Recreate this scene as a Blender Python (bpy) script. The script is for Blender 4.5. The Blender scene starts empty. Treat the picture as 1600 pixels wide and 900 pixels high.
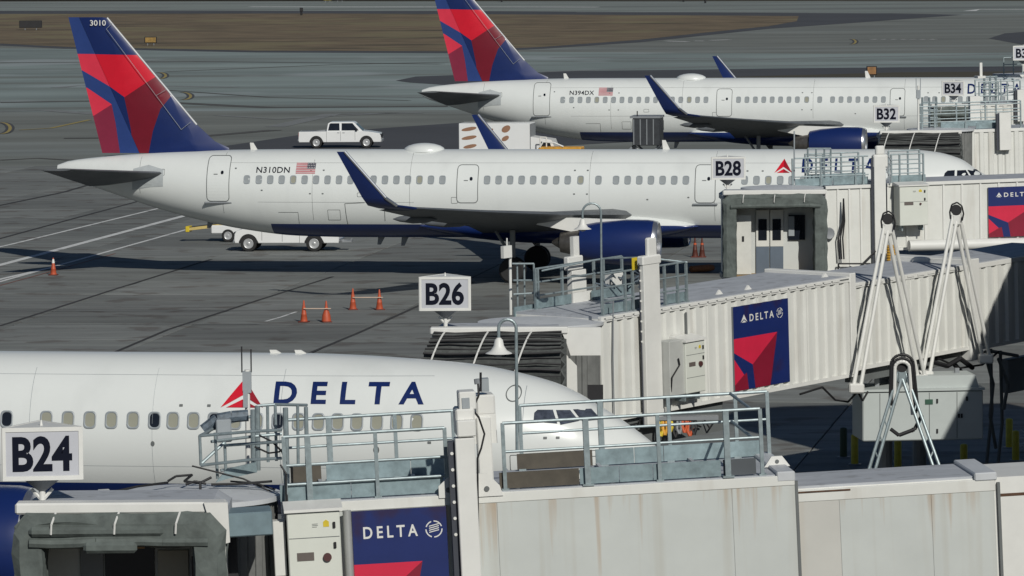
# Airport stands seen from a raised deck: three parked airliners, jet bridges and apron. All geometry and materials are made here.
import bpy, bmesh, math, random
from mathutils import Matrix, Vector, Euler
R = math.radians
random.seed(7)
SC = bpy.context.scene
COL = SC.collection

# ---------------------------------------------------------------- camera
CAM_H, FPX, PITCH, ROLL = 17.66, 7780.0, 4.5, -0.45
cam_d = bpy.data.cameras.new("camera"); cam = bpy.data.objects.new("camera", cam_d); COL.objects.link(cam)
cam_d.sensor_width = 36.0; cam_d.lens = FPX / 1600 * 36.0
cam_d.clip_start = 1.0; cam_d.clip_end = 6000.0
CAMROT = Matrix.Rotation(R(90 - PITCH), 3, 'X') @ Matrix.Rotation(R(ROLL), 3, 'Z')
cam.matrix_world = Matrix.Translation((0, 0, CAM_H)) @ CAMROT.to_4x4()
SC.camera = cam
C0 = Vector((0, 0, CAM_H))

# ---------------------------------------------------------------- sky, sun, exposure
SUN_TO = Vector((0.53, -1.50, 1.0)).normalized()          # towards the sun
elev = math.asin(SUN_TO.z); azim = math.atan2(SUN_TO.x, SUN_TO.y)
w = bpy.data.worlds.new("World"); SC.world = w; w.use_nodes = True
nt = w.node_tree; bg = nt.nodes["Background"]
sky = nt.nodes.new("ShaderNodeTexSky"); sky.sky_type = 'NISHITA'; sky.sun_disc = False
sky.sun_elevation = elev; sky.sun_rotation = azim; sky.air_density = 1.0; sky.dust_density = 0.6; sky.ozone_density = 5.0
nt.links.new(sky.outputs[0], bg.inputs[0]); bg.inputs[1].default_value = 0.05
sun_d = bpy.data.lights.new("sun", 'SUN'); sun = bpy.data.objects.new("sun", sun_d); COL.objects.link(sun)
sun_d.energy = 5.0; sun_d.angle = R(0.5); sun_d.color = (1.0, 0.97, 0.895)
sun.rotation_euler = (-SUN_TO).to_track_quat('-Z', 'Y').to_euler(); sun.location = (60, -60, 80)
SC.view_settings.view_transform = 'Standard'; SC.view_settings.look = 'None'
SC.view_settings.exposure = -0.66; SC.view_settings.gamma = 1.0
SC.cycles.max_bounces = 6; SC.cycles.diffuse_bounces = 2

# ---------------------------------------------------------------- helpers
def ray(px, py):                      # a measured photo point as a direction (used to survey positions)
    return CAMROT @ Vector(((px - 800) / FPX, (450 - py) / FPX, -1.0))
def atY(px, py, Y): d = ray(px, py); return C0 + d * (Y / d.y)
def atZ(px, py, z=0.0): d = ray(px, py); return C0 + d * ((z - CAM_H) / d.z)

def link_tree(nt, a, b): nt.links.new(a, b)
MATS = {}
def mat(name, col, rough=0.55, metal=0.0, var=0.10, scale=1.5, stretch=(1, 1, 1), bump=0.0, bscale=20, coat=0.0,
        streak=None, objrand=0.0, spots=None, world=False):
    if name in MATS: return MATS[name]
    m = bpy.data.materials.new(name); m.use_nodes = True; t = m.node_tree; N = t.nodes; L = t.links.new
    p = N["Principled BSDF"]; p.inputs["Roughness"].default_value = rough; p.inputs["Metallic"].default_value = metal
    if coat: p.inputs["Coat Weight"].default_value = coat; p.inputs["Coat Roughness"].default_value = 0.15
    if world: co = N.new("ShaderNodeNewGeometry").outputs["Position"]
    else: co = N.new("ShaderNodeTexCoord").outputs["Object"]
    mp = N.new("ShaderNodeMapping"); mp.inputs["Scale"].default_value = stretch; L(co, mp.inputs[0])
    nz = N.new("ShaderNodeTexNoise"); nz.inputs["Scale"].default_value = scale; nz.inputs["Detail"].default_value = 7; nz.inputs["Roughness"].default_value = 0.62
    L(mp.outputs[0], nz.inputs["Vector"])
    cr = N.new("ShaderNodeValToRGB"); cr.color_ramp.elements[0].position = 0.28; cr.color_ramp.elements[1].position = 0.72
    c = Vector(col)
    lo = c * (1 - var); hi = c * (1 + var)
    cr.color_ramp.elements[0].color = (*lo, 1); cr.color_ramp.elements[1].color = (*[min(1, v) for v in hi], 1)
    L(nz.outputs[0], cr.inputs[0]); out = cr.outputs[0]
    def mix(a, fac, colr, mode='MIX'):
        mx = N.new("ShaderNodeMix"); mx.data_type = 'RGBA'; mx.blend_type = mode
        L(a, mx.inputs[6]); 
        if isinstance(colr, tuple): mx.inputs[7].default_value = (*colr, 1)
        else: L(colr, mx.inputs[7])
        if isinstance(fac, float): mx.inputs[0].default_value = fac
        else: L(fac, mx.inputs[0])
        return mx.outputs[2]
    if streak:                         # (colour, strength, stretch, threshold)
        sc_, st_, sx_, th_ = streak
        m2 = N.new("ShaderNodeMapping"); m2.inputs["Scale"].default_value = sx_; L(co, m2.inputs[0])
        n2 = N.new("ShaderNodeTexNoise"); n2.inputs["Scale"].default_value = 1.0; n2.inputs["Detail"].default_value = 5; L(m2.outputs[0], n2.inputs["Vector"])
        r2 = N.new("ShaderNodeMapRange"); r2.inputs[1].default_value = th_; r2.inputs[2].default_value = th_ + 0.22; r2.inputs[4].default_value = st_
        L(n2.outputs[0], r2.inputs[0]); out = mix(out, r2.outputs[0], sc_)
    if spots:                          # (colour, strength, scale, threshold)
        sc_, st_, s_, th_ = spots
        n3 = N.new("ShaderNodeTexNoise"); n3.inputs["Scale"].default_value = s_; n3.inputs["Detail"].default_value = 3; L(co, n3.inputs["Vector"])
        r3 = N.new("ShaderNodeMapRange"); r3.inputs[1].default_value = th_; r3.inputs[2].default_value = th_ + 0.08; r3.inputs[4].default_value = st_
        L(n3.outputs[0], r3.inputs[0]); out = mix(out, r3.outputs[0], sc_)
    if objrand:
        oi = N.new("ShaderNodeObjectInfo"); mr = N.new("ShaderNodeMapRange"); mr.inputs[3].default_value = 1 - objrand; mr.inputs[4].default_value = 1 + objrand
        L(oi.outputs["Random"], mr.inputs[0]); hv = N.new("ShaderNodeHueSaturation"); L(mr.outputs[0], hv.inputs["Value"]); L(out, hv.inputs["Color"]); out = hv.outputs[0]
    L(out, p.inputs["Base Color"])
    if bump:
        nb = N.new("ShaderNodeTexNoise"); nb.inputs["Scale"].default_value = bscale; nb.inputs["Detail"].default_value = 4; L(co, nb.inputs["Vector"])
        bp = N.new("ShaderNodeBump"); bp.inputs["Strength"].default_value = bump; bp.inputs["Distance"].default_value = 0.02
        L(nb.outputs[0], bp.inputs["Height"]); L(bp.outputs[0], p.inputs["Normal"])
    MATS[name] = m
    return m

def reg(o, label=None, cat=None, group=None, kind=None):
    if label: o["label"] = label
    if cat: o["category"] = cat
    if group: o["group"] = group
    if kind: o["kind"] = kind
    return o
MW = {}
def thing(name, label, cat, loc=(0, 0, 0), rot=(0, 0, 0), group=None):
    o = bpy.data.objects.new(name, None); COL.objects.link(o); o.empty_display_size = 0.3
    o.location = loc; o.rotation_euler = rot; reg(o, label, cat, group)
    MW[o.name] = Matrix.Translation(Vector(loc)) @ Euler(rot).to_matrix().to_4x4()
    return o
def mkobj(name, me, parent=None, loc=None, rot=None):
    o = bpy.data.objects.new(name, me); COL.objects.link(o)
    if parent: o.parent = parent
    if loc is not None: o.location = loc
    if rot is not None: o.rotation_euler = rot
    return o

class B:
    """collects shapes for ONE mesh object"""
    def __init__(s): s.bm = bmesh.new(); s.mi = 0
    def face(s, vs):
        try: f = s.bm.faces.new(vs); f.material_index = s.mi; return f
        except ValueError: return None
    def bx(s, x0, x1, y0, y1, z0, z1, M=None, bev=0):
        vs = [s.bm.verts.new((x, y, z)) for x in (min(x0, x1), max(x0, x1)) for y in (min(y0, y1), max(y0, y1)) for z in (min(z0, z1), max(z0, z1))]
        fs = [s.face([vs[i] for i in q]) for q in ((0, 1, 3, 2), (4, 6, 7, 5), (0, 4, 5, 1), (2, 3, 7, 6), (0, 2, 6, 4), (1, 5, 7, 3))]
        if bev:
            es = list({e for f in fs for e in f.edges})
            r = bmesh.ops.bevel(s.bm, geom=es, offset=bev, segments=1, affect='EDGES', profile=0.5)
            vs = list({v for f in r['faces'] for v in f.verts} | {v for v in vs if v.is_valid})
        if M is not None:
            for v in vs: v.co = M @ v.co
        return s
    def tube(s, p0, p1, r, n=8, r1=None, cap=True):
        p0, p1 = Vector(p0), Vector(p1); d = p1 - p0
        if d.length < 1e-6: return s
        q = d.to_track_quat('Z', 'Y'); r1 = r if r1 is None else r1
        a = []; b = []
        for i in range(n):
            an = 2 * math.pi * i / n; o = Vector((math.cos(an), math.sin(an), 0))
            a.append(s.bm.verts.new(p0 + q @ (o * r))); b.append(s.bm.verts.new(p1 + q @ (o * r1)))
        for i in range(n): s.face([a[i], a[(i + 1) % n], b[(i + 1) % n], b[i]])
        if cap: s.face(a[::-1]); s.face(b)
        return s
    def path(s, pts, r, n=8):
        for a, b in zip(pts, pts[1:]): s.tube(a, b, r, n)
        return s
    def rings(s, rings, cap=True, closed=True):
        vr = [[s.bm.verts.new(p) for p in rg] for rg in rings]
        n = len(vr[0])
        for a, b in zip(vr, vr[1:]):
            for i in range(n if closed else n - 1): s.face([a[i], a[(i + 1) % n], b[(i + 1) % n], b[i]])
        if cap: s.face(vr[0][::-1]); s.face(vr[-1])
        return s
    def lathe(s, prof, c=(0, 0, 0), axis='x', n=32, cap=False):
        rg = []
        for a, r in prof:
            ring = []
            for i in range(n):
                an = 2 * math.pi * i / n; u, v = r * math.cos(an), r * math.sin(an)
                ring.append(Vector(c) + (Vector((a, u, v)) if axis == 'x' else Vector((u, a, v)) if axis == 'y' else Vector((u, v, a))))
            rg.append(ring)
        return s.rings(rg, cap)
    def prism(s, poly, y0, y1, plane='xz'):
        mk = (lambda p, y: (p[0], y, p[1])) if plane == 'xz' else (lambda p, y: (p[0], p[1], y)) if plane == 'xy' else (lambda p, y: (y, p[0], p[1]))
        a = [s.bm.verts.new(mk(p, y0)) for p in poly]; b = [s.bm.verts.new(mk(p, y1)) for p in poly]
        n = len(poly); s.face(a); s.face(b[::-1])
        for i in range(n): s.face([a[i], b[i], b[(i + 1) % n], a[(i + 1) % n]])
        return s
    def xf(s, M):
        for v in s.bm.verts: v.co = M @ v.co
        return s
    def mesh(s, name, mats, smooth=False, sharp=35):
        bm = s.bm
        if smooth is not None: bmesh.ops.recalc_face_normals(bm, faces=bm.faces)
        me = bpy.data.meshes.new(name)
        if smooth:
            for f in bm.faces: f.smooth = True
        bm.to_mesh(me); bm.free()
        if smooth: me.set_sharp_from_angle(angle=R(sharp))
        for m in (mats if isinstance(mats, (list, tuple)) else [mats]): me.materials.append(m)
        return me
    def obj(s, name, mats, parent=None, smooth=False, sharp=35, loc=None, rot=None):
        return mkobj(name, s.mesh(name, mats, smooth, sharp), parent, loc, rot)

def inpoly(p, poly):
    x, y = p; c = False; n = len(poly)
    for i in range(n):
        x0, y0 = poly[i]; x1, y1 = poly[(i + 1) % n]
        if (y0 > y) != (y1 > y) and x < (x1 - x0) * (y - y0) / (y1 - y0) + x0: c = not c
    return c
def bisect(bm, co, no):
    bmesh.ops.bisect_plane(bm, geom=bm.verts[:] + bm.edges[:] + bm.faces[:], plane_co=co, plane_no=no, dist=1e-5)
def painted(outline, regions, grid=0):
    """flat face in xz cut along the edges of coloured regions; regions = [(material index, polygon)], later ones win"""
    bm = bmesh.new(); vs = [bm.verts.new((x, 0, z)) for x, z in outline]; f = bm.faces.new(vs)
    bmesh.ops.triangulate(bm, faces=[f])
    done = set()
    for _, poly in regions:
        for i in range(len(poly)):
            a, b = Vector(poly[i]), Vector(poly[(i + 1) % len(poly)]); d = b - a
            if d.length < 1e-6: continue
            key = tuple(round(v, 4) for v in (*a, *b))
            if key in done or (key[2], key[3], key[0], key[1]) in done: continue
            done.add(key); bisect(bm, (a.x, 0, a.y), (-d.y, 0, d.x))
    for f in bm.faces:
        c = f.calc_center_median(); f.material_index = 0
        for mi, poly in regions:
            if inpoly((c.x, c.z), poly): f.material_index = mi
    return bm

_tc = {}
def textgeo(s, bold=0.0, space=1.0, sx=1.0, shear=0.0):
    """2-D outline of lettering: vertices and faces at cap height 1"""
    key = (s, bold, space, sx, shear)
    if key in _tc: return _tc[key]
    cu = bpy.data.curves.new("lettering", 'FONT'); cu.body = s; cu.size = 1.0; cu.offset = bold; cu.space_character = space; cu.resolution_u = 4
    cu.shear = shear; cu.fill_mode = 'FRONT'
    o = bpy.data.objects.new("lettering_source", cu); COL.objects.link(o)
    dg = bpy.context.evaluated_depsgraph_get(); me = o.evaluated_get(dg).to_mesh()
    V = [(v.co.x, v.co.y) for v in me.vertices]; Fc = [tuple(p.vertices) for p in me.polygons]
    o.evaluated_get(dg).to_mesh_clear(); bpy.data.objects.remove(o); bpy.data.curves.remove(cu)
    x0 = min(v[0] for v in V); x1 = max(v[0] for v in V); y0 = min(v[1] for v in V); y1 = max(v[1] for v in V); h = y1 - y0
    V = [((x - x0) / h * sx, (y - y0) / h) for x, y in V]
    _tc[key] = (V, Fc, (x1 - x0) / h * sx); return _tc[key]
def textbm(s, x, z, height=None, width=None, y=0.0, bm=None, **k):
    """lettering in the xz plane facing -y, lower left corner at x, z"""
    V, Fc, w_ = textgeo(s, **k); bm = bm or bmesh.new()
    h = height; fx = (width / w_) if width else h
    vs = [bm.verts.new((x + a * fx, y, z + b * h)) for a, b in V]
    for f in Fc:
        try: bm.faces.new([vs[i] for i in f])
        except ValueError: pass
    return bm
def islands(bm):
    seen = set(); out = []
    for f0 in bm.faces:
        if f0 in seen: continue
        st = [f0]; seen.add(f0); isl = []
        while st:
            f = st.pop(); isl.append(f)
            for e in f.edges:
                for g in e.link_faces:
                    if g not in seen: seen.add(g); st.append(g)
        nb = bmesh.new(); mp = {}
        for f in isl:
            vs = []
            for v in f.verts:
                if v not in mp: mp[v] = nb.verts.new(v.co)
                vs.append(mp[v])
            nb.faces.new(vs)
        out.append(nb)
    bm.free(); return out
def bmobj(bm, name, mats, parent=None):
    b = B(); b.bm.free(); b.bm = bm; return b.obj(name, mats, parent, smooth=None)

# ---------------------------------------------------------------- materials
WHITE = mat("bridge_white_paint", (0.66, 0.665, 0.63), 0.5, var=0.07, scale=0.9, streak=((0.36, 0.31, 0.24), 0.35, (2.2, 2.2, 0.25), 0.56))
WHITE2 = mat("plain_white_paint", (0.70, 0.70, 0.67), 0.45, var=0.05, scale=2.0)
ROOFM = mat("roof_sheet", (0.42, 0.44, 0.47), 0.6, var=0.14, scale=1.2, stretch=(1, 3, 1), spots=((0.2, 0.2, 0.2), 0.4, 2.5, 0.6))
GALV = mat("galvanised_steel", (0.27, 0.325, 0.34), 0.45, 0.35, var=0.22, scale=9)
GALVD = mat("galvanised_steel_board", (0.22, 0.29, 0.31), 0.55, 0.25, var=0.35, scale=3.5)
BROWNB = mat("brown_kick_board", (0.07, 0.06, 0.045), 0.6, var=0.25, scale=4)
BELLOW = mat("grey_bellows_fabric", (0.095, 0.112, 0.105), 0.8, var=0.35, scale=3, bump=0.6, bscale=6)
DARK = mat("dark_rubber", (0.012, 0.012, 0.014), 0.6, var=0.3)
BLACK = mat("black_print", (0.008, 0.010, 0.02), 0.8, var=0.1); BLACK.node_tree.nodes["Principled BSDF"].inputs["Specular IOR Level"].default_value = 0.08
GLASS = mat("dark_window_glass", (0.012, 0.015, 0.022), 0.12, var=0.3)
SIGNW = mat("sign_face_grey", (0.50, 0.51, 0.55), 0.4, var=0.04)
BLUE = mat("livery_dark_blue", (0.007, 0.020, 0.105), 0.32, var=0.08, coat=0.3)
BLUE2 = mat("livery_mid_blue", (0.022, 0.050, 0.19), 0.4, var=0.08)
RED = mat("livery_red", (0.60, 0.010, 0.028), 0.35, var=0.06)
RED2 = mat("livery_light_red", (0.66, 0.035, 0.07), 0.4, var=0.06)
DRED = mat("livery_dark_red", (0.16, 0.006, 0.018), 0.4, var=0.08)
DRED2 = mat("livery_plum", (0.22, 0.02, 0.05), 0.4, var=0.08)
SILVER = mat("bare_metal", (0.62, 0.63, 0.65), 0.25, 0.9, var=0.06)
NOZZLE = mat("exhaust_metal", (0.17, 0.16, 0.15), 0.4, 0.8, var=0.25, scale=4)
WINGG = mat("wing_grey_paint", (0.30, 0.33, 0.35), 0.45, var=0.10)
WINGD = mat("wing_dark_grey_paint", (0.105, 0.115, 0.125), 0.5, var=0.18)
SEAM = mat("panel_seam", (0.13, 0.14, 0.14), 0.6)
SHADE = mat("closed_window_shade", (0.30, 0.30, 0.24), 0.3, var=0.08)
SHADE2 = mat("pale_window_shade", (0.29, 0.315, 0.325), 0.3, var=0.1)
TYRE = mat("tyre_rubber", (0.016, 0.016, 0.017), 0.8)
YELL = mat("yellow_paint", (0.62, 0.47, 0.03), 0.5, var=0.15, scale=5)
ORANGE = mat("orange_plastic", (0.52, 0.085, 0.02), 0.5, var=0.1)
ORGY = mat("orange_yellow_paint", (0.60, 0.30, 0.03), 0.5, var=0.3, scale=3)
CREAM = mat("cream_interior", (0.42, 0.40, 0.34), 0.6)
GREYP = mat("grey_paint", (0.22, 0.235, 0.25), 0.5, var=0.08)
# ---------------------------------------------------------------- ground
HEAD = R(-8.9)                                     # heading of the parked aircraft and of the slab grid
UV_ = Vector((math.cos(HEAD), math.sin(HEAD), 0)); VV_ = Vector((-math.sin(HEAD), math.cos(HEAD), 0))
CONC = mat("apron_concrete", (0.166, 0.174, 0.167), 0.85, var=0.30, scale=0.45, stretch=(.35, 1.6, 1), world=True, objrand=0.20,
           spots=((0.085, 0.072, 0.062), 0.6, 0.5, 0.56), streak=((0.20, 0.215, 0.195), 0.6, (0.04, 0.9, 1), 0.50), bump=0.3, bscale=3)
JOINT = mat("joint_sealant", (0.035, 0.035, 0.036), 0.9, var=0.2, world=True)
TAXI = mat("taxiway_concrete", (0.205, 0.248, 0.240), 0.85, var=0.30, scale=0.06, stretch=(.4, 1.0, 1), world=True,
           streak=((0.115, 0.115, 0.10), 0.75, (0.008, 0.10, 1), 0.50), spots=((0.32, 0.36, 0.37), 0.6, 0.045, 0.58))
TAXI2 = mat("old_apron_concrete", (0.160, 0.170, 0.155), 0.85, var=0.30, scale=0.12, stretch=(.3, 1, 1), world=True,
            streak=((0.235, 0.265, 0.265), 0.7, (0.012, 0.06, 1), 0.53))
ASPH = mat("shoulder_asphalt", (0.055, 0.058, 0.066), 0.9, var=0.18, scale=0.08, world=True)
RUNW = mat("runway_concrete", (0.20, 0.225, 0.21), 0.85, var=0.18, scale=0.02, stretch=(1, 3, 1), world=True,
           streak=((0.07, 0.07, 0.075), 0.7, (0.004, 0.08, 1), 0.5))
GRASSM = mat("dry_grass", (0.150, 0.112, 0.066), 0.95, var=0.50, scale=0.16, stretch=(1, 2.2, 1), world=True,
             streak=((0.035, 0.030, 0.018), 0.85, (0.03, 0.12, 1), 0.52), spots=((0.19, 0.165, 0.085), 0.6, 0.045, 0.53), bump=0.6, bscale=1.5)
GRASSD = mat("dark_verge", (0.055, 0.048, 0.030), 0.95, var=0.3, scale=0.2, stretch=(1, 3, 1), world=True)
LINEW = mat("worn_white_line", (0.62, 0.63, 0.62), 0.8, var=0.15, world=True, spots=((0.13, 0.13, 0.13), 0.7, 1.2, 0.60))
LINEP = mat("pale_scuff", (0.19, 0.20, 0.20), 0.85, var=0.2, world=True)
LINEY = mat("yellow_line", (0.32, 0.25, 0.08), 0.8, var=0.15, world=True)
LINER = mat("faded_red_line", (0.22, 0.09, 0.07), 0.8, var=0.2, world=True)

def sheet(name, pts, z, m, thick=0.0):
    b = B(); vs = [b.bm.verts.new((p[0], p[1], z)) for p in pts]; f = b.bm.faces.new(vs); f.normal_update()
    if f.normal.z < 0: f.normal_flip()
    bmesh.ops.triangulate(b.bm, faces=b.bm.faces[:])
    o = b.obj(name, m, smooth=None); reg(o, kind="structure"); return o
def psheet(name, pxs, z, m): return sheet(name, [atZ(x, y, z) for x, y in pxs], z, m)
sheet("ground", [(-2500, -300), (2500, -300), (2500, 4500), (-2500, 4500)], -0.16, GRASSD)
apron = sheet("apron", [(-400, -150), (400, -150), (400, 342), (-400, 342)], -0.055, JOINT)
sheet("old_apron", [(-500, 326), (500, 326), (500, 470), (-500, 470)], -0.010, TAXI2)
psheet("taxiway", [(-900, 142), (2500, 122), (2500, 76), (1300, 84), (-900, 70)], 0.0, TAXI)
psheet("old_taxiway", [(-900, 178), (700, 172), (2500, 150), (2500, 118), (-900, 139)], -0.004, TAXI)
psheet("cross_taxiway", [(-900, 86), (2500, 88), (2500, 0), (1500, 14), (800, 60), (-900, 66)], -0.006, TAXI2)
psheet("runway", [(-1200, 26), (2800, 18), (2800, 1), (-1200, 3)], -0.002, RUNW)
psheet("far_runway", [(-1500, 1), (3200, -3), (3200, -40), (-1500, -40)], -0.002, TAXI2)
# grass island between the taxiways and its dark asphalt shoulders
reg(psheet("grass_strip", [(-900, 60), (0, 68), (100, 73), (400, 79), (700, 80), (850, 73), (1000, 62), (1100, 51), (1200, 41), (1245, 33), (1248, 25), (900, 23), (500, 21), (-900, 23)], 0.012, GRASSM), kind="stuff")
psheet("asphalt_shoulder", [(-900, 62), (0, 71), (100, 76), (400, 82), (700, 83), (850, 76), (1000, 66), (1200, 45), (1330, 36), (1505, 23), (1400, 21), (1200, 20), (700, 17), (-900, 17)], 0.004, ASPH)
psheet("asphalt_patch", [(345, 229), (480, 209), (600, 200), (730, 191), (1100, 180), (1100, 215), (720, 236), (340, 240)], 0.008, ASPH)
psheet("asphalt_verge", [(618, 126), (650, 119.5), (720, 117), (900, 111), (1300, 106), (2000, 100), (2000, 118), (1300, 122), (900, 127), (700, 133), (640, 129)], 0.008, ASPH)
reg(psheet("grass_verge", [(900, 123), (1150, 120), (1400, 113), (2000, 108), (2000, 124), (1300, 125)], 0.012, GRASSD), kind="stuff")
psheet("asphalt_patch", [(1545, 60), (1570, 52), (1640, 47), (1900, 44), (1900, 66), (1600, 70)], 0.008, ASPH)

# concrete slabs of the near apron, one object each, laid along the stand lines
S = 7.5; slab_me = {}
def slab_mesh(k):
    if k in slab_me: return slab_me[k]
    b = B(); g = 0.022 + 0.012 * (k % 2)
    b.bx(g, S - g, g, S - g, -0.05, 0.0, bev=0.012)
    slab_me[k] = b.mesh("concrete_slab", CONC); return slab_me[k]
org = Vector((-22.95, 193, 0)); cnt = []
for i in range(-12, 18):
    for j in range(-12, 22):
        c = org + UV_ * ((i + .5) * S) + VV_ * ((j + .5) * S)
        if c.y < 122 or c.y > 331 or abs(c.x) > c.y * 0.103 + 7: continue
        cnt.append((c.y, i, j))
for _, i, j in sorted(cnt)[:299]:
    c = org + UV_ * (i * S) + VV_ * (j * S)
    o = mkobj("concrete_slab", slab_mesh((i + j) % 3), apron, (c.x, c.y, random.uniform(-.003, .003)), (0, 0, HEAD))
print("slabs", len(cnt))
def gline(name, pxs, width, z, m):          # painted line on the ground through photo points
    ps = [atZ(x, y, z) for x, y in pxs]; b = B(); L_ = []; R_ = []
    for k, p in enumerate(ps):
        d = (ps[min(k + 1, len(ps) - 1)] - ps[max(k - 1, 0)]).normalized(); n = Vector((-d.y, d.x, 0)) * width / 2
        L_.append(b.bm.verts.new(p + n)); R_.append(b.bm.verts.new(p - n))
    for k in range(len(ps) - 1): b.bm.faces.new([L_[k], R_[k], R_[k + 1], L_[k + 1]])
    for f in b.bm.faces:
        f.normal_update()
        if f.normal.z < 0: f.normal_flip()
    o = b.obj(name, m, smooth=None); reg(o, kind="structure"); return o
gline("painted_line", [(-60, 399), (20, 381), (262, 322)], 0.22, 0.010, LINEW)
gline("painted_line", [(-80, 434), (0, 414), (307, 332)], 0.42, 0.010, LINEW)
gline("painted_line", [(-60, 454), (0, 440), (297, 357)], 0.22, 0.010, LINEW)
gline("painted_line", [(-60, 450), (10, 434), (80, 418)], 0.3, 0.012, LINEW)
gline("red_line", [(-60, 464), (0, 446), (80, 424), (180, 396)], 0.10, 0.014, LINER)
gline("slot_drain", [(-40, 487), (780, 482)], 0.16, 0.010, LINEP)
gline("slot_drain", [(-40, 507.5), (690, 505)], 0.16, 0.010, LINEP)
gline("sealed_crack", [(0, 509), (60, 490), (185, 450), (330, 405)], 0.18, 0.011, JOINT)
gline("sealed_crack", [(175, 552), (262, 515), (400, 470), (520, 432)], 0.18, 0.011, JOINT)
gline("sealed_crack", [(480, 553), (560, 520), (660, 475), (740, 440)], 0.18, 0.011, JOINT)
gline("sealed_crack", [(-20, 325), (100, 300), (230, 262)], 0.3, 0.011, JOINT)
gline("sealed_crack", [(-20, 378), (120, 340), (240, 308)], 0.22, 0.011, JOINT)
for pts, wd in [([(0, 160), (200, 157), (420, 168), (700, 166)], 2.2), ([(260, 112), (520, 101), (700, 97)], .9), ([(250, 140), (420, 152), (640, 157)], .7), ([(0, 98), (300, 96), (690, 100)], 1.6), ([(430, 203), (300, 214), (100, 216)], 1.4), ([(0, 250), (60, 247), (110, 250)], .8)]:
    gline("tyre_marks", pts, wd, 0.010, mat("tyre_mark", (.075, .075, .07), .9, var=.25, scale=.5, world=True))
gline("guide_line", [(415, 502), (440, 495), (463, 487)], 0.14, 0.013, LINEW)
for pts, wd in [([(90, 137), (130, 133), (370, 136)], 1.6), ([(-40, 175), (70, 172), (150, 178)], 1.8), ([(430, 198), (520, 178), (660, 176)], 1.6),
                ([(300, 151), (500, 149), (660, 152)], 1.2), ([(340, 180), (430, 186), (620, 176)], 1.0), ([(700, 62), (900, 66)], .1),
                ([(850, 112), (1100, 104), (1500, 99)], 1.6), ([(860, 90), (1200, 92), (1600, 84)], 2.2)]:
    gline("concrete_seam", pts, wd, 0.009, LINEP)
for a, bb, y0, y1 in [(1040, 1075, 64, 65), (1085, 1100, 64, 64), (1110, 1140, 63, 62)]:
    gline("taxiway_marking", [(a, y0), (bb, y1)], 1.0, 0.02, LINEW)
for k in range(7): gline("taxiway_marking", [(1362 + k * 15, 61.5), (1371 + k * 15, 61.2)], 1.0, 0.02, LINEW)
gline("runway_marking", [(390, 10.5), (935, 11)], 2.6, 0.012, LINEW)
gline("runway_marking", [(-100, 11), (260, 12)], 3.5, 0.012, LINEP)
gline("runway_marking", [(1515, 17), (1530, 14.5), (1800, 15)], 2.0, 0.012, LINEW)
gline("runway_marking", [(-100, 5), (1900, 8)], 1.4, 0.012, LINEP)
gline("runway_marking", [(900, 19), (1700, 19)], 1.5, 0.012, LINEP)
def hook(cx, cy, rx, ry):                    # curved yellow taxi lead with black borders
    pts = [(cx + rx * math.sin(t), cy - ry * math.cos(t)) for t in [math.pi * k / 10 for k in range(11)]]
    gline("taxiway_marking", pts, 0.26, 0.018, LINEY)
    gline("taxiway_marking", pts, 0.7, 0.014, ASPH)
hook(0, 200, 16, 9); hook(248, 118, 11, 5); hook(284, 150, 14, 6); hook(1330, 65, 7, 4)
gline("taxiway_marking", [(30, 203), (80, 200), (140, 187)], 0.4, 0.014, LINEY)
# ---------------------------------------------------------------- aircraft
def pchip(xs, ys):
    n = len(xs); h = [xs[i + 1] - xs[i] for i in range(n - 1)]; d = [(ys[i + 1] - ys[i]) / h[i] for i in range(n - 1)]
    m = [d[0]] + [0 if d[i - 1] * d[i] <= 0 else 2 * d[i - 1] * d[i] / (d[i - 1] + d[i]) for i in range(1, n - 1)] + [d[-1]]
    def f(x):
        if x <= xs[0]: return ys[0]
        if x >= xs[-1]: return ys[-1]
        i = 0
        while x > xs[i + 1]: i += 1
        t = (x - xs[i]) / h[i]
        return ((1 + 2 * t) * (1 - t) ** 2 * ys[i] + t * (1 - t) ** 2 * h[i] * m[i] + t * t * (3 - 2 * t) * ys[i + 1] + t * t * (t - 1) * h[i] * m[i + 1])
    return f
class Hull:
    def __init__(s, st):                      # stations: x from the tail end, z bottom, z top, half width
        xs = [a[0] for a in st]; s.x0, s.x1 = xs[0], xs[-1]
        s.b = pchip(xs, [a[1] for a in st]); s.t = pchip(xs, [a[2] for a in st]); s.w = pchip(xs, [a[3] for a in st])
    def sec(s, x): b, t = s.b(x), s.t(x); return (b + t) / 2, max((t - b) / 2, .01), s.w(x)
    def pt(s, x, z, off=0.0, side=-1):
        zc, h, w_ = s.sec(x); q = max(-1, min(1, (z - zc) / h)); c = math.sqrt(max(0, 1 - q * q))
        return Vector((x, side * (w_ * c + off * c), zc + h * q + off * q))
    def tilt(s, x, z): zc, h, w_ = s.sec(x); return math.asin(max(-1, min(1, (z - zc) / h)))
def skin(hull, bm, off):
    """bend flat artwork (xz plane) on to the hull side"""
    xs = [v.co.x for v in bm.verts]; zs = [v.co.z for v in bm.verts]
    z = math.floor(min(zs) / .14) * .14 + .14
    while z < max(zs): bisect(bm, (0, 0, z), (0, 0, 1)); z += .14
    x = math.floor(min(xs)) + .6
    while x < max(xs): bisect(bm, (x, 0, 0), (1, 0, 0)); x += .6
    for v in bm.verts: v.co = hull.pt(v.co.x, v.co.z, off)
    bmesh.ops.recalc_face_normals(bm, faces=bm.faces)
    for f in bm.faces:
        f.normal_update()
        if f.normal.y > 0: f.normal_flip()
    return bm
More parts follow.
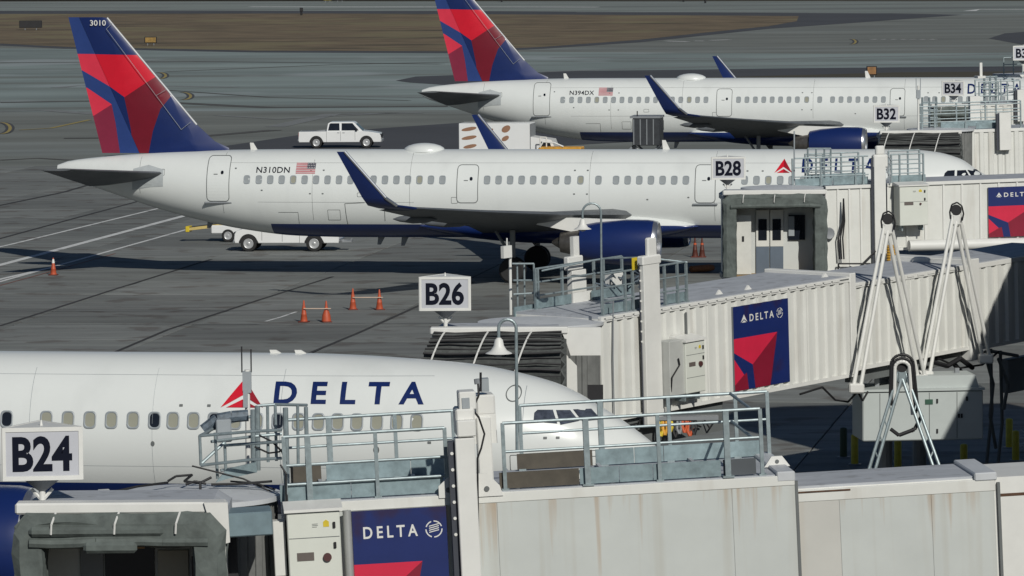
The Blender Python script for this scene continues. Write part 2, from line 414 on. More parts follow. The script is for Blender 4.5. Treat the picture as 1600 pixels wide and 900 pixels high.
def rrect(x0, x1, z0, z1, r, n=4):
    P = []
    for cx, cz, a0 in ((x1 - r, z1 - r, 0), (x0 + r, z1 - r, 90), (x0 + r, z0 + r, 180), (x1 - r, z0 + r, 270)):
        for k in range(n + 1): a = R(a0 + 90 * k / n); P.append((cx + r * math.cos(a), cz + r * math.sin(a)))
    return P
def ringbm(outer, inner):
    bm = bmesh.new(); a = [bm.verts.new((x, 0, z)) for x, z in outer]; b = [bm.verts.new((x, 0, z)) for x, z in inner]; n = len(a)
    for i in range(n): bm.faces.new([a[i], a[(i + 1) % n], b[(i + 1) % n], b[i]])
    return bm
def polybm(P, bm=None):
    bm = bm or bmesh.new(); bm.faces.new([bm.verts.new((x, 0, z)) for x, z in P]); return bm

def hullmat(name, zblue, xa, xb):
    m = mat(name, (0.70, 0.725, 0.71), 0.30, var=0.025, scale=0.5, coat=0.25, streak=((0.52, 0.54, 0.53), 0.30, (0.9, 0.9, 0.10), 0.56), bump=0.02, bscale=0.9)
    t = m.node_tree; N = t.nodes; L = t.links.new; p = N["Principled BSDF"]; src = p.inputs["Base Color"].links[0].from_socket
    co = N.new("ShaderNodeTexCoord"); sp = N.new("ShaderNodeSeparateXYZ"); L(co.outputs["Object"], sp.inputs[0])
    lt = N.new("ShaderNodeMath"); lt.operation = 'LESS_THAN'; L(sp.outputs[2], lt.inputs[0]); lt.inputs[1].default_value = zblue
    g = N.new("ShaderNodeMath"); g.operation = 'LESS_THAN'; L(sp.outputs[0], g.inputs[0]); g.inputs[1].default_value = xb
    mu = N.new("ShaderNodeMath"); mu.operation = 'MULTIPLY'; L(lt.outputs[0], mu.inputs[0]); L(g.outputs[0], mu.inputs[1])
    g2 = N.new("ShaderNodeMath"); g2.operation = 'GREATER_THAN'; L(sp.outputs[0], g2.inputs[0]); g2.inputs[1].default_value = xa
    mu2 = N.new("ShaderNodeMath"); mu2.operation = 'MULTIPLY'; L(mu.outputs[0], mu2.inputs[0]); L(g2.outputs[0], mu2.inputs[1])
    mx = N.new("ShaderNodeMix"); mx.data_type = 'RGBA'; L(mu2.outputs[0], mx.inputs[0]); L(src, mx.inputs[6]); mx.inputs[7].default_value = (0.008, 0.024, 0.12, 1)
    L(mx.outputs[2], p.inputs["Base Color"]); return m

def airfoil(n=9):
    up = []; lo = []
    for k in range(n + 1):
        c = 0.5 * (1 - math.cos(math.pi * k / n)); t = 0.2969 * math.sqrt(c) - .126 * c - .3516 * c * c + .2843 * c ** 3 - .1036 * c ** 4
        up.append((c, 5 * t * 1.1)); lo.append((c, -5 * t * 0.9))
    return up + lo[-2:0:-1]
AF = airfoil()
def wing_rings(secs):                          # (LE point, chord, thickness ratio, thickness direction)
    return [[Vector(le) + Vector((-c * ch, 0, 0)) + Vector(nn) * (t * th * ch) for c, t in AF] for le, ch, th, nn in secs]

_win = {}
def window_parts(size, key, shade):
    if key not in _win:
        w_, h = size; fr = B(); out = rrect(-w_ / 2 - .045, w_ / 2 + .045, -h / 2 - .045, h / 2 + .045, w_ * .45); mid = rrect(-w_ / 2, w_ / 2, -h / 2, h / 2, w_ * .40)
        fr.rings([[Vector((x, -.004, z)) for x, z in out], [Vector((x, -.016, z)) for x, z in rrect(-w_ / 2 - .02, w_ / 2 + .02, -h / 2 - .02, h / 2 + .02, w_ * .43)],
                  [Vector((x, -.001, z)) for x, z in mid], [Vector((x, .006, z)) for x, z in mid]], cap=False)
        pn = polybm(mid); b = B(); b.bm.free(); b.bm = pn
        for v in pn.verts: v.co.y = -.002
        _win[key] = (fr.mesh("window_frame", WINGG), b.mesh("pane", shade, smooth=None))
    return _win[key]

def airliner(name, label, origin, P, group):
    T = thing(name, label, "airplane", origin, (0, 0, HEAD), group); M = MW[T.name]; Mi = M.inverted()
    hull = Hull(P["st"]); HM = P["hullmat"]
    # fuselage
    b = B(); N = 56; xs = []; x = hull.x0
    while x < hull.x1: xs.append(x); x += 0.5 if x < hull.x1 - 5 else 0.16
    xs = xs + [hull.x1 - .05, hull.x1]
    b.rings([[Vector((x, w_ * math.cos(2 * math.pi * k / N), zc + h * math.sin(2 * math.pi * k / N))) for k in range(N)] for x in xs for zc, h, w_ in [hull.sec(x)]])
    b.obj("fuselage", HM, T, smooth=True, sharp=50)
    if "fairing" in P:
        fx0, fx1, ftop, fw, fb = P["fairing"]; b = B(); rg = []
        for k in range(25):
            u = k / 24; s_ = (math.sin(math.pi * u)) ** 0.55; x = fx0 + (fx1 - fx0) * u
            zc = (ftop + fb) / 2; hh = (ftop - fb) / 2 * max(s_, .02); ww = fw * (0.86 + .14 * s_) * (1 if 0 < u < 1 else .9)
            rg.append([Vector((x, ww * math.copysign(abs(math.cos(a)) ** .75, math.cos(a)), zc + hh * math.copysign(abs(math.sin(a)) ** .8, math.sin(a)))) for a in [2 * math.pi * q / 40 for q in range(40)]])
        b.rings(rg); b.obj("belly_fairing", HM, T, smooth=True, sharp=60)
    # fin with rudder, painted
    if P.get("fin"):
        F = P["fin"]
        for nm, outline in (("fin", F["fin"]), ("rudder", F["rudder"])):
            bm = painted(outline, F[nm + "_regions"])
            z = 5.4
            while z < 12.5: bisect(bm, (0, 0, z), (0, 0, 1)); z += .5
            zl = pchip([p[1] for p in F["LE"]], [p[0] for p in F["LE"]]); zt = pchip([p[1] for p in F["TE"]], [p[0] for p in F["TE"]])
            for fr in (.15, .5, .9):
                a = Vector((zt(5.6) + fr * (zl(6.6) - zt(5.6)), 0, 6.0)); c = Vector((zt(11.7) + fr * (zl(11.7) - zt(11.7)), 0, 11.7)); d = c - a
                bisect(bm, a, (-d.z, 0, d.x))
            bd = {v for e in bm.edges if e.is_boundary for v in e.verts}
            def half(v):
                x, z = v.co.x, v.co.z; xt, xl = zt(z), zl(z); c = (x - xt) / max(xl - xt, .1)
                return max(.012, min(1, max(0, c) / .65) * min(1, math.sqrt(max(0, 1 - c) / .25)) * 0.055 * max(xl - xt, 1.2) ** .8)
            me_b = B(); me_b.bm.free(); me_b.bm = bm
            dup = bmesh.ops.duplicate(bm, geom=bm.verts[:] + bm.edges[:] + bm.faces[:]); dv = [g for g in dup["geom"] if isinstance(g, bmesh.types.BMVert)]
            df = [g for g in dup["geom"] if isinstance(g, bmesh.types.BMFace)]; ds = set(dv)
            bmesh.ops.reverse_faces(bm, faces=df)
            for v in bm.verts:
                hh = half(v); v.co.y = hh if v in ds else -hh
            bmesh.ops.bridge_loops(bm, edges=[e for e in bm.edges if e.is_boundary])
            o = me_b.obj(nm, F["mats_" + nm], T, smooth=True, sharp=40)
            for e in []: pass
        if "strip" in F:
            b = B(); zl2 = F["strip"]
            b.path([Vector((p[0] - .02, 0, p[1])) for p in zl2], .05, 8); b.obj("leading_edge_strip", mat("strip_grey", (.42, .43, .45), .4), T, smooth=True)
        if F.get("number"):
            s_, x, z, hh = F["number"]; bmobj(textbm(s_, x, z, height=hh, y=-.17, bold=.01, sx=1.1), "fleet_number", WHITE2, T)
        for seg in F.get("seams", []):
            b = B(); b.tube((seg[0][0], -.235, seg[0][1]), (seg[1][0], -.235, seg[1][1]), .011, 5); b.obj("panel_line", WINGG, T)
    # wings, stabilisers
    for side in (-1, 1):
        if "wing" in P:
            sec = [((x, side * y, z), ch, th, (0, 0, 1)) for x, y, z, ch, th in P["wing"]]
            rg = wing_rings(sec)
            for ring, (le, ch, th, nn) in zip(rg, sec):
                for v in ring: v.z -= 0.125 * (le[0] - v.x) * (1 if ch > 1.8 else .35)
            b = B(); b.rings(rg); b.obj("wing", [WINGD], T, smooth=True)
            for f in P.get("flaps", []):
                x, y, z, ln = f; b = B()
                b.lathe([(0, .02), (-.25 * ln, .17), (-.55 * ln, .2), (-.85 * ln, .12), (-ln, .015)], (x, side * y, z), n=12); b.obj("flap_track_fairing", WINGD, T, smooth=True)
        if "winglet" in P:
            sec = [((x, side * y, z), ch, th, (0, -side * ny, nz)) for x, y, z, ch, th, ny, nz in P["winglet"]]
            b = B(); b.rings(wing_rings(sec)); wl = b.obj("winglet", BLUE, T, smooth=True)
            b = B(); q = [Vector((x + .0, side * y, z)) for x, y, z, ch, th, ny, nz in P["winglet"][1:]]
            for k, (p0, p1) in enumerate(zip(q, q[1:])): b.tube(p0 + Vector((-.045, 0, 0)), p1 + Vector((-.045, 0, 0)), .07, 8)
            b.obj("leading_edge", SILVER, wl, smooth=True)
        if "stab" in P:
            sec = [((x, side * y, z), ch, th, (0, 0, 1)) for x, y, z, ch, th in P["stab"]]
            rg = wing_rings(sec)
            for ring, (le, ch, th, nn) in zip(rg, sec):
                for v in ring: v.z -= (.15 if ch > 1.6 else .03) * (le[0] - v.x)
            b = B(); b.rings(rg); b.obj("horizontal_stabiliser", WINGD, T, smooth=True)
        if "engine" in P:
            ex, ey, ez, er, el = P["engine"]; c = (ex, side * ey, ez)
            b = B(); b.lathe([(-.22, er * .985), (-.5, er * 1.02), (-el * .45, er * 1.035), (-el * .8, er * .93), (-el, er * .80), (-el, er * .76), (-el + .5, er * .7)], c, n=40); nac = b.obj("engine_nacelle", BLUE, T, smooth=True)
            b = B(); b.lathe([(-.22, er * .986), (-.06, er * .95), (0, er * .89), (-.05, er * .84), (-.5, er * .80)], c, n=40); b.obj("inlet_lip", SILVER, nac, smooth=True)
            b = B(); b.lathe([(-.5, er * .80), (-1.2, er * .78), (-1.25, .25), (-.95, .02)], c, n=40); b.obj("fan", DARK, nac, smooth=True)
            b = B(); b.lathe([(-el + .5, er * .66), (-el - .55, er * .52), (-el - .95, er * .44), (-el - .95, er * .3), (-el - 1.35, .06)], c, n=28); b.obj("exhaust_nozzle", NOZZLE, nac, smooth=True)
            b = B(); zt_ = P["pylon_top"]
            b.prism([(ex - .9, ez + er * .9), (ex - 1.6, ez + er * 1.04), (ex - 2.6, zt_), (ex - 5.2, zt_ + .1), (ex - 5.6, zt_ - .25), (ex - el - .2, ez + er * .45), (ex - el + .4, ez + er * .5)], side * ey - .17, side * ey + .17)
            b.obj("engine_pylon", P.get("pylon_mat", WHITE2), T)
        for gx, gy in P.get("gear", []):
            b = B(); b.tube((gx, side * gy, 2.4), (gx, side * gy, .55), .13, 10); b.tube((gx - .9, side * gy * .8, 2.3), (gx, side * gy, 1.1), .07); lg = b.obj("landing_gear_leg", GREYP, T, smooth=True)
            for o_ in (-.28, .28):
                b = B(); b.lathe([(-.17, .25), (-.19, .5), (-.12, .58), (.12, .58), (.19, .5), (.17, .25)], (gx, side * gy + o_, .58), axis='y', n=24, cap=True); b.obj("wheel", TYRE, lg, smooth=True)
    if "nosegear" in P:
        gx = P["nosegear"]; b = B(); b.tube((gx, 0, 2.3), (gx, 0, .4), .09, 10); lg = b.obj("nose_gear_leg", WHITE2, T, smooth=True)
        for o_ in (-.2, .2):
            b = B(); b.lathe([(-.1, .15), (-.11, .34), (-.06, .38), (.06, .38), (.11, .34), (.1, .15)], (gx, o_, .38), axis='y', n=20, cap=True); b.obj("wheel", TYRE, lg, smooth=True)
    # windows
    for x, kind in P["windows"]:
        z = P["winz"]; key = P["tag"] + kind; fm, pm = window_parts(P["winsize"], key, {"p": SHADE2, "s": SHADE, "d": GLASS}[kind])
        o = mkobj("window", fm, T, hull.pt(x, z, 0.0), (-hull.tilt(x, z), 0, 0)); mkobj("pane", pm, o)
    # doors
    for x0, x1, z0, z1, sill in P["doors"]:
        zm, hh, _ = hull.sec(x0)
        d = bmobj(skin(hull, polybm(rrect(x0, x1, z0, z1, .16)), .012), "door", HM, T)
        bmobj(skin(hull, ringbm(rrect(x0 - .035, x1 + .035, z0 - .035, z1 + .035, .19), rrect(x0, x1, z0, z1, .16)), .010), "door_seal", SEAM, d)
        zz = z0 + (z1 - z0) * .64; cx = x0 + (x1 - x0) * P.get("dw", .68)
        bmobj(skin(hull, polybm(rrect(cx - .07, cx + .07, zz - .085, zz + .085, .065)), .016), "door_window", GLASS, d)
        bmobj(skin(hull, polybm(rrect(x0 + .3, x0 + .5, zz - .1, zz - .06, .015)), .016), "handle", SEAM, d)
        if sill:
            b = B(); p = hull.pt((x0 + x1) / 2, z0 - .06, .03); b.bx(x0 - .13, x1 + .13, p.y - .05, p.y + .08, z0 - .13, z0 - .05, bev=.02); b.obj("door_sill", GREYP, d)
    if P.get("plate"): bmobj(skin(hull, polybm(P["plate"]), .012), "stabiliser_plate", mat("plate_grey", (.42, .45, .46), .45, var=.1, scale=4), T)
    for cx, cz, pw, ph in P.get("panels", []):
        bmobj(skin(hull, ringbm(rrect(cx - pw / 2, cx + pw / 2, cz - ph / 2, cz + ph / 2, .04), rrect(cx - pw / 2 + .018, cx + pw / 2 - .018, cz - ph / 2 + .018, cz + ph / 2 - .018, .03)), .006), "access_panel", SEAM, T)
    for cx, cz in P.get("marks", []): bmobj(skin(hull, polybm(rrect(cx - .045, cx + .045, cz - .03, cz + .03, .012)), .007), "small_marking", SEAM, T)
    for pts, wd in P.get("seams", []):
        bm = bmesh.new()
        for (ax, az), (bx_, bz) in zip(pts, pts[1:]):
            d = Vector((bx_ - ax, bz - az)).normalized() * wd / 2; n = (-d.y, d.x)
            bm.faces.new([bm.verts.new((ax + n[0], 0, az + n[1])), bm.verts.new((ax - n[0], 0, az - n[1])), bm.verts.new((bx_ - n[0], 0, bz - n[1])), bm.verts.new((bx_ + n[0], 0, bz + n[1]))])
        bmobj(skin(hull, bm, .006), "panel_line", P.get("seammat", SEAM), T)
    for s_, x, z, hh, kw, m in P.get("texts", []):
        if s_ == "DELTA":
            for ib in islands(textbm(s_, x, z, height=hh, **kw)): bmobj(skin(hull, ib, .010), "letter", m, T)
        else: bmobj(skin(hull, textbm(s_, x, z, height=hh, **kw), .010), "lettering", m, T)
    if "flag" in P:
        x, z, w_, h = P["flag"]; fl = bmobj(skin(hull, polybm([(x, z), (x + w_, z), (x + w_, z + h), (x, z + h)]), .008), "flag", mat("flag_white", (.55, .52, .52), .5), T)
        bm = bmesh.new()
        for k in range(7): polybm([(x, z + h * (2 * k) / 13), (x + w_, z + h * (2 * k) / 13), (x + w_, z + h * (2 * k + 1) / 13), (x, z + h * (2 * k + 1) / 13)], bm)
        bmobj(skin(hull, bm, .011), "stripes", mat("flag_red", (.50, .10, .12), .5), fl)
        bmobj(skin(hull, polybm([(x + w_ * .56, z + h * .46), (x + w_, z + h * .46), (x + w_, z + h), (x + w_ * .56, z + h)]), .014), "canton", mat("flag_blue", (.03, .035, .06), .5), fl)
        bm = bmesh.new()
        for i in range(5):
            for j in range(3): cx, cz = x + w_ * (.60 + i * .085), z + h * (.55 + j * .17); polybm([(cx - .02, cz - .02), (cx + .02, cz - .02), (cx + .02, cz + .02), (cx - .02, cz + .02)], bm)
        bmobj(skin(hull, bm, .017), "stars", mat("flag_white", (.55, .52, .52)), fl)
    if "widget" in P:
        x, z, w_, h = P["widget"]
        U = lambda l: [(x + a * w_, z + c * h) for a, c in l]
        reg_ = [(0, U([(.5, 1), (0, 0), (.08, .06), (.5, .42)])), (1, U([(.5, 1), (.5, .42), (.92, .06), (1, 0)])), (0, U([(.13, 0), (.5, .28), (.5, 0)])), (1, U([(.5, .28), (.87, 0), (.5, 0)]))]
        for nm, k in (("emblem_bright_half", 0), ("emblem_dark_half", 1)):
            bm = bmesh.new()
            for q, pl in reg_:
                if q == k: polybm(pl, bm)
            bmobj(skin(hull, bm, .010), nm, [RED, mat("emblem_shade_red", (.30, .008, .02), .4)][k], T)
    for pts, m in P.get("cockpit", []):
        bm = polybm(pts); bmobj(skin(hull, bm, .012), "cockpit_window", m, T)
    for dx, w_, h, ln in P.get("dome", []):
        b = B(); zt_ = hull.t(dx)
        b.rings([[Vector((dx + ln / 2 * math.cos(a), w_ * math.sin(a) * 1.0, zt_ - .12)) * 1 for a in [2 * math.pi * k / 32 for k in range(32)]]] +
                [[Vector((dx + ln / 2 * math.cos(q) * math.cos(a) ** 1, w_ * math.cos(q) * math.sin(a), zt_ - .05 + h * math.sin(q))) for a in [2 * math.pi * k / 32 for k in range(32)]] for q in (.0, .35, .7, 1.05, 1.35, 1.52)])
        b.obj("antenna_dome", HM, T, smooth=True)
    for ax, hh, top in P.get("antennas", []):
        b = B(); zt_ = hull.t(ax) if top else hull.b(ax); d = 1 if top else -1
        b.prism([(ax, zt_ - .05 * d), (ax + .34, zt_ - .05 * d), (ax + .12, zt_ + hh * d), (ax - .04, zt_ + hh * d)], -.03, .03); b.obj("blade_antenna", WHITE2 if top else GREYP, T)
    return T, hull, M

def PL(M, px, py, y=0.0):                      # measured photo point on the local plane y = const of a placed thing
    Mi = M.inverted(); o = Mi @ C0; d = Mi.to_3x3() @ ray(px, py); t = (y - o.y) / d.y; p = o + d * t; return (p.x, p.z)
HEADM = Matrix.Rotation(HEAD, 4, 'Z')
MID0 = Vector((-21.4, 234.9, 0)); MM = Matrix.Translation(MID0) @ HEADM
def pm(px, py, y=0.0): return PL(MM, px, py, y)
A321ST = [(0, 4.78, 5.18, .13), (.25, 4.62, 5.30, .26), (1.2, 4.32, 5.46, .50), (2.6, 3.85, 5.60, .82), (4.5, 3.22, 5.74, 1.22), (6.7, 2.62, 5.84, 1.58), (9.0, 2.15, 5.90, 1.83), (11.5, 1.86, 5.92, 1.95), (14, 1.80, 5.92, 1.975),
          (36, 1.80, 5.92, 1.975), (38.6, 1.83, 5.92, 1.95), (40.2, 1.95, 5.91, 1.86), (41.4, 2.08, 5.80, 1.70), (42.5, 2.24, 5.50, 1.48), (43.3, 2.42, 4.98, 1.24), (43.9, 2.60, 4.62, 1.0), (44.4, 2.82, 4.25, .70), (44.75, 3.05, 3.85, .40), (44.9, 3.25, 3.62, .16)]
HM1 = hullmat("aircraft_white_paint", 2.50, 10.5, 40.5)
# fin outline and livery measured on the nearer of the two long airliners
f = lambda l: [pm(x, y) for x, y in l]
TE = f([(160, 238), (107, 27)]); RUD = f([(219, 238), (124, 27)])
LEpts = f([(168, 28), (308, 195), (320, 209), (336, 221), (358, 231)])
hinge_t, hinge_b = RUD[1], RUD[0]
finp = [f([(219, 239)])[0], f([(124, 27)])[0], f([(160, 27)])[0]] + LEpts + [f([(358, 239)])[0]]
rudp = [f([(160, 239)])[0], f([(107, 27)])[0], f([(123.5, 27)])[0], f([(218.5, 239)])[0]]
R_b, R_r, R_d, R_b2 = 0, 1, 2, 3
fin_reg = [(1, f([(140, 84.5), (216, 86), (250, 118), (243, 120), (196, 152), (165, 130)])), (2, f([(243, 120), (250, 118), (262, 140), (267, 151), (252, 170), (240, 205), (233, 240), (210, 240), (205, 200), (198, 166), (195, 152)]))]
rud_reg = [(1, f([(100, 84), (160, 84.5), (180, 140), (172, 135), (129, 110), (118, 110)])), (1, f([(120, 137), (136, 137), (175, 163), (148, 180), (135, 185)])),
           (2, f([(135, 185), (148, 180), (175, 163), (181, 192), (188, 240), (150, 240)]))]
FIN = dict(fin=finp, rudder=rudp, fin_regions=fin_reg, rudder_regions=rud_reg, mats_fin=[BLUE, RED, DRED], mats_rudder=[BLUE2, RED2, DRED2],
           LE=[f([(358, 239)])[0]] + LEpts[::-1], TE=[TE[0], TE[1]], strip=[LEpts[0], LEpts[1]], number=None,
           seams=[(pm(168, 45), pm(285, 202)), (pm(168, 45), pm(177, 36)), (pm(285, 202), pm(300, 190)), (pm(246, 149), pm(262, 139))])
def pmy(y): return lambda px, py: pm(px, py, y)
p0, p1, p2, p3, p4, p5 = pmy(-16.6)(652, 326), pmy(-17.2)(622, 322), pmy(-17.6)(604, 309), pmy(-17.95)(540, 237), pmy(-17.6)(566, 311), pmy(-17.95)(526, 236.5)
q0 = pmy(-16.6)(590, 322)
WING_A = [(27.6, 1.7, 2.98, 7.0, .12), (25.0, 6.4, 3.28, 4.3, .105), (22.6, 11.5, 3.72, 3.0, .10), (p0[0], 16.6, 4.20, 1.7, .10)]
WLET_A = [(p0[0], 16.6, 4.20, 1.7, .10, 0, 1), (p1[0], 17.25, 4.36, p1[0] - pm(575, 319, -17.2)[0], .095, .5, .87), (p2[0], 17.6, p2[1], p2[0] - p4[0], .08, .97, .25), (p3[0], 17.95, p3[1], p3[0] - p5[0], .07, 1, 0)]
STAB_A = [(5.7, .7, 4.80, 4.0, .09), (2.15, 6.2, 5.30, 1.4, .08)]
def drange(px0, px1, py0, py1, y=-1.85): a = pm(px0, py1, y); c = pm(px1, py0, y); return a[0], c[0], a[1], c[1]
DOORS_A = [(*drange(322.5, 356, 245.5, 314), True), (*drange(715, 746, 259, 316), False), (*drange(1087, 1117, 259, 316), True), (41.0 - 3.2, 41.0 - 2.4, 3.3, 5.1, True)]
wpx = [385] + [404 + 17.95 * k for k in range(17)] + [761 + 18.0 * k for k in range(8)] + [907, 935] + [962.5 + 18.2 * k for k in range(7)] + [1163.5, 1182, 1200.5, 1219, 1237, 1255, 1274, 1292, 1310, 1328]
WIN_A = [(pm(x, 281, -1.9)[0], "s" if k % 11 == 4 else "p") for k, x in enumerate(wpx)]
winz = pm(700, 281, -1.85)[1]
def p7s(px, py):
    y = -1.0; hh = Hull(ST7)
    for _ in range(12):
        x, z = PL(M7, px, py, y); y = .5 * y + .5 * hh.pt(x, z).y
    return (x, z)
SEAM_A = [([(17.2, 3.4), (17.2, 5.85)], .012), ([(25.6, 3.4), (25.6, 5.85)], .012), ([(31.4, 2.7), (31.4, 5.85)], .012), ([(8, 5.35), (40, 5.35)], .007), ([(10, 3.55), (17.4, 3.55)], .007), ([(31, 3.55), (40, 3.55)], .007), ([(36.6, 2.7), (36.6, 5.85)], .012), ([pm(541, 352, -1.9), pm(539, 318, -1.9), pm(570, 316.5, -1.9)], .03), ([pm(601, 325, -1.9), pm(600, 346, -1.9)], .03), ([(8.3, 3.0), (8.3, 5.8)], .014), ([(12.6, 2.7), (12.6, 5.5)], .012), ([(4.2, 3.9), (4.2, 5.6)], .014),
          ([pm(434, 332, -1.9), pm(465, 332, -1.9), pm(465, 350, -1.9)], .02)]
def a321(name, label, origin, reg_no, number, texts=()):
    F = dict(FIN); F["number"] = number
    tx = pm(399, 270.5, -1.85); P = dict(st=A321ST, hullmat=HM1, tag="a", fin=F, wing=WING_A, winglet=WLET_A, stab=STAB_A, engine=(pm(1030, 378, -5.75)[0], 5.75, 1.98, 1.02, 3.55), pylon_top=3.05,
        fairing=(17.6, 30.6, 3.32, 2.13, 1.55), flaps=[(22.6, 4.6, 2.75, 2.6), (21.3, 8.8, 3.05, 2.4), (20.4, 13.0, 3.5, 2.0)], gear=[(22.3, 3.8)], nosegear=39.6,
        windows=WIN_A, winz=winz, winsize=(.22, .33), doors=DOORS_A, seams=SEAM_A, plate=[pm(*q, -1.2) for q in ((207, 264), (231, 258), (256, 265), (256, 291), (236, 292), (205, 297))],
        panels=[(14.9, 3.9, .34, .2), (19.3, 3.65, .3, .3), (34.2, 2.95, 1.3, .55), (13.6, 2.95, .6, .5), (37.0, 3.0, .5, .4), (5.2, 4.9, .5, .3)],
        marks=[(12.5, 5.02), (13.1, 5.02), (12.5, 3.95), (13.1, 3.95), (24.9, 5.02), (25.5, 5.02), (24.9, 3.95), (25.5, 3.95), (32.9, 5.0), (33.6, 5.0), (8.9, 5.1), (30.2, 3.8), (28.3, 3.7), (10.2, 4.1), (35.9, 3.9)],
        texts=[(reg_no, tx[0], tx[1], .27, dict(bold=.012, sx=1.12, space=1.05), BLACK)] + list(texts),
        flag=(*pm(461, 271.5, -1.85), .92, .48), widget=(*pm(1209.5, 270.5, -1.85), .82, .62),
        cockpit=[([pm(x, y, -1.1) for x, y in ((1475, 276), (1477, 270), (1481, 266.5), (1492, 266), (1492, 277))], GLASS), ([pm(x, y, -.9) for x, y in ((1496, 277), (1496, 266), (1509, 266), (1516, 277))], GLASS), ([pm(x, y, -.8) for x, y in ((1511.5, 266), (1524, 265.5), (1533, 273), (1533, 276), (1519, 276))], GLASS)],
        dome=[(pm(663, 225)[0], .72, .34, 1.95)], antennas=[(pm(392, 225)[0], .32, True), (pm(1036, 225)[0], .42, True), (pm(591, 367)[0], .35, False), (pm(628, 367)[0], .4, False), (7.2, .3, False)])
    return airliner(name, label, origin, P, "long white airliners parked tail to the left")
dt = pm(1252, 270, -1.85)
DTXT = lambda: [("DELTA", dt[0], dt[1], .62, dict(bold=.02, width=115 / 34., space=1.75), BLUE)]
airA, hullA, _ = a321("airliner", "white airliner N310DN parked behind the B28 bridge, whole fuselage in view", MID0, "N310DN", ("3010", *pm(142, 40), .26), DTXT())
BACK0 = Vector((-5.73, 322.9, 0))
airB, hullB, _ = a321("airliner", "farthest white airliner N394DX, its tail fin cut by the top edge of the photo", BACK0, "N394DX", None, DTXT())

# the nearer airliner, nose to the right, its tail beyond the left edge
M7N = Vector((3.67, 121.6, 0)); X7 = 47.3; ORG7 = M7N - UV_ * X7; M7 = Matrix.Translation(ORG7) @ HEADM
def p7(px, py, y=-1.85): return PL(M7, px, py, y)
def d7(d): return X7 - d
ST7 = [(0, 4.6, 5.0, .15), (1.5, 4.2, 5.5, .6), (5, 3.5, 6.0, 1.2), (10, 2.7, 6.3, 1.7), (14, 2.4, 6.4, 1.88), (d7(9), 2.39, 6.40, 1.88), (d7(7.6), 2.40, 6.36, 1.87), (d7(6.2), 2.42, 6.28, 1.84), (d7(5.2), 2.45, 6.21, 1.80), (d7(4.5), 2.48, 6.13, 1.75), (d7(3.7), 2.53, 5.98, 1.66),
       (d7(2.7), 2.66, 5.72, 1.48), (d7(2.1), 2.78, 5.46, 1.34), (d7(1.7), 2.88, 5.22, 1.20), (d7(1.1), 3.08, 4.86, .94), (d7(.7), 3.28, 4.58, .72), (d7(.3), 3.52, 4.28, .44), (d7(.08), 3.72, 4.06, .22), (X7, 3.84, 3.94, .06)]
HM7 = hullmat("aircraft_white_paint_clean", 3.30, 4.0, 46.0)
wins7 = [10, 72, 106, 140, 173.5, 207.5, 241, 270, 302, 334, 367, 401, 434, 466, 497, 527, 557, 588, 619, 650]
dark7 = {10, 241, 434, 334}
dtx = p7(425, 632)
CPG = mat("cockpit_glass", (.06, .07, .095), .08, var=.5, scale=6)
P7 = dict(st=ST7, hullmat=HM7, tag="b", wing=[(30.5, 1.7, 2.9, 8.2, .13), (26.5, 7, 3.3, 5.2, .12), (20.0, 19.0, 4.5, 1.8, .10)], stab=[(8, 1, 5.4, 4.5, .10), (4.5, 7.5, 5.9, 1.8, .09)],
          engine=(p7(62, 810, -6.5)[0], 6.5, 2.35, 1.42, 4.2), pylon_top=3.5, gear=[(23, 3.7)], nosegear=42.0,
          windows=[(p7(x, 656)[0], "d" if x in dark7 else "s") for x in wins7], winz=p7(300, 657.5)[1], winsize=(.235, .345), doors=[],
          seams=[([(d7(3.25), 2.9), (d7(3.25), 5.7)], .016), ([(d7(9.2), 3.0), (d7(9.2), 6.1)], .010), ([(d7(15.5), 3.0), (d7(15.5), 6.1)], .010), ([(20, 5.95), (d7(5.5), 5.95)], .005), ([(20, 3.75), (d7(4), 3.75)], .005), ([(d7(12.4), 3.0), (d7(12.4), 6.1)], .006)], seammat=WINGG, panels=[(d7(3.4), 3.9, .3, .4), (d7(1.55), 4.1, .2, .16)], marks=[(d7(2.4), 4.5), (d7(2.7), 4.5), (d7(5.5), 4.4), (d7(11), 5.25), (d7(11.7), 5.25)],
          texts=[("DELTA", dtx[0], dtx[1], p7(600, 602)[1] - dtx[1] + .02, dict(bold=.028, width=p7(659, 632)[0] - dtx[0], space=1.75, shear=0.0), BLUE)],
          widget=(*p7(343, 637.5), 1.06, .68),
          cockpit=[([p7s(*q) for q in ((834, 657), (835, 645), (840, 640.5), (864, 640.5), (871, 662), (846, 660))], CPG), ([p7s(*q) for q in ((869, 641), (891, 641), (905, 658), (876, 664))], CPG),
                            ([p7s(*q) for q in ((895.5, 640), (924, 639), (940, 656), (910, 658.5))], CPG)],
          antennas=[(p7(424, 552, 0)[0], .08, True), (p7(463, 553, 0)[0], .08, True)])
fin7 = dict(FIN); dx7 = 1.0
sh = lambda l: [(x + dx7, z + .5) for x, z in l]
P7["fin"] = dict(fin=sh(FIN["fin"]), rudder=sh(FIN["rudder"]), fin_regions=[(m_, sh(p)) for m_, p in FIN["fin_regions"]], rudder_regions=[(m_, sh(p)) for m_, p in FIN["rudder_regions"]],
                 mats_fin=FIN["mats_fin"], mats_rudder=FIN["mats_rudder"], LE=sh(FIN["LE"]), TE=sh(FIN["TE"]), strip=sh(FIN["strip"]), number=None, seams=[])
air7, hull7, _ = airliner("airliner", "nearest white airliner with large DELTA lettering, only its front half in view", ORG7, P7, None)
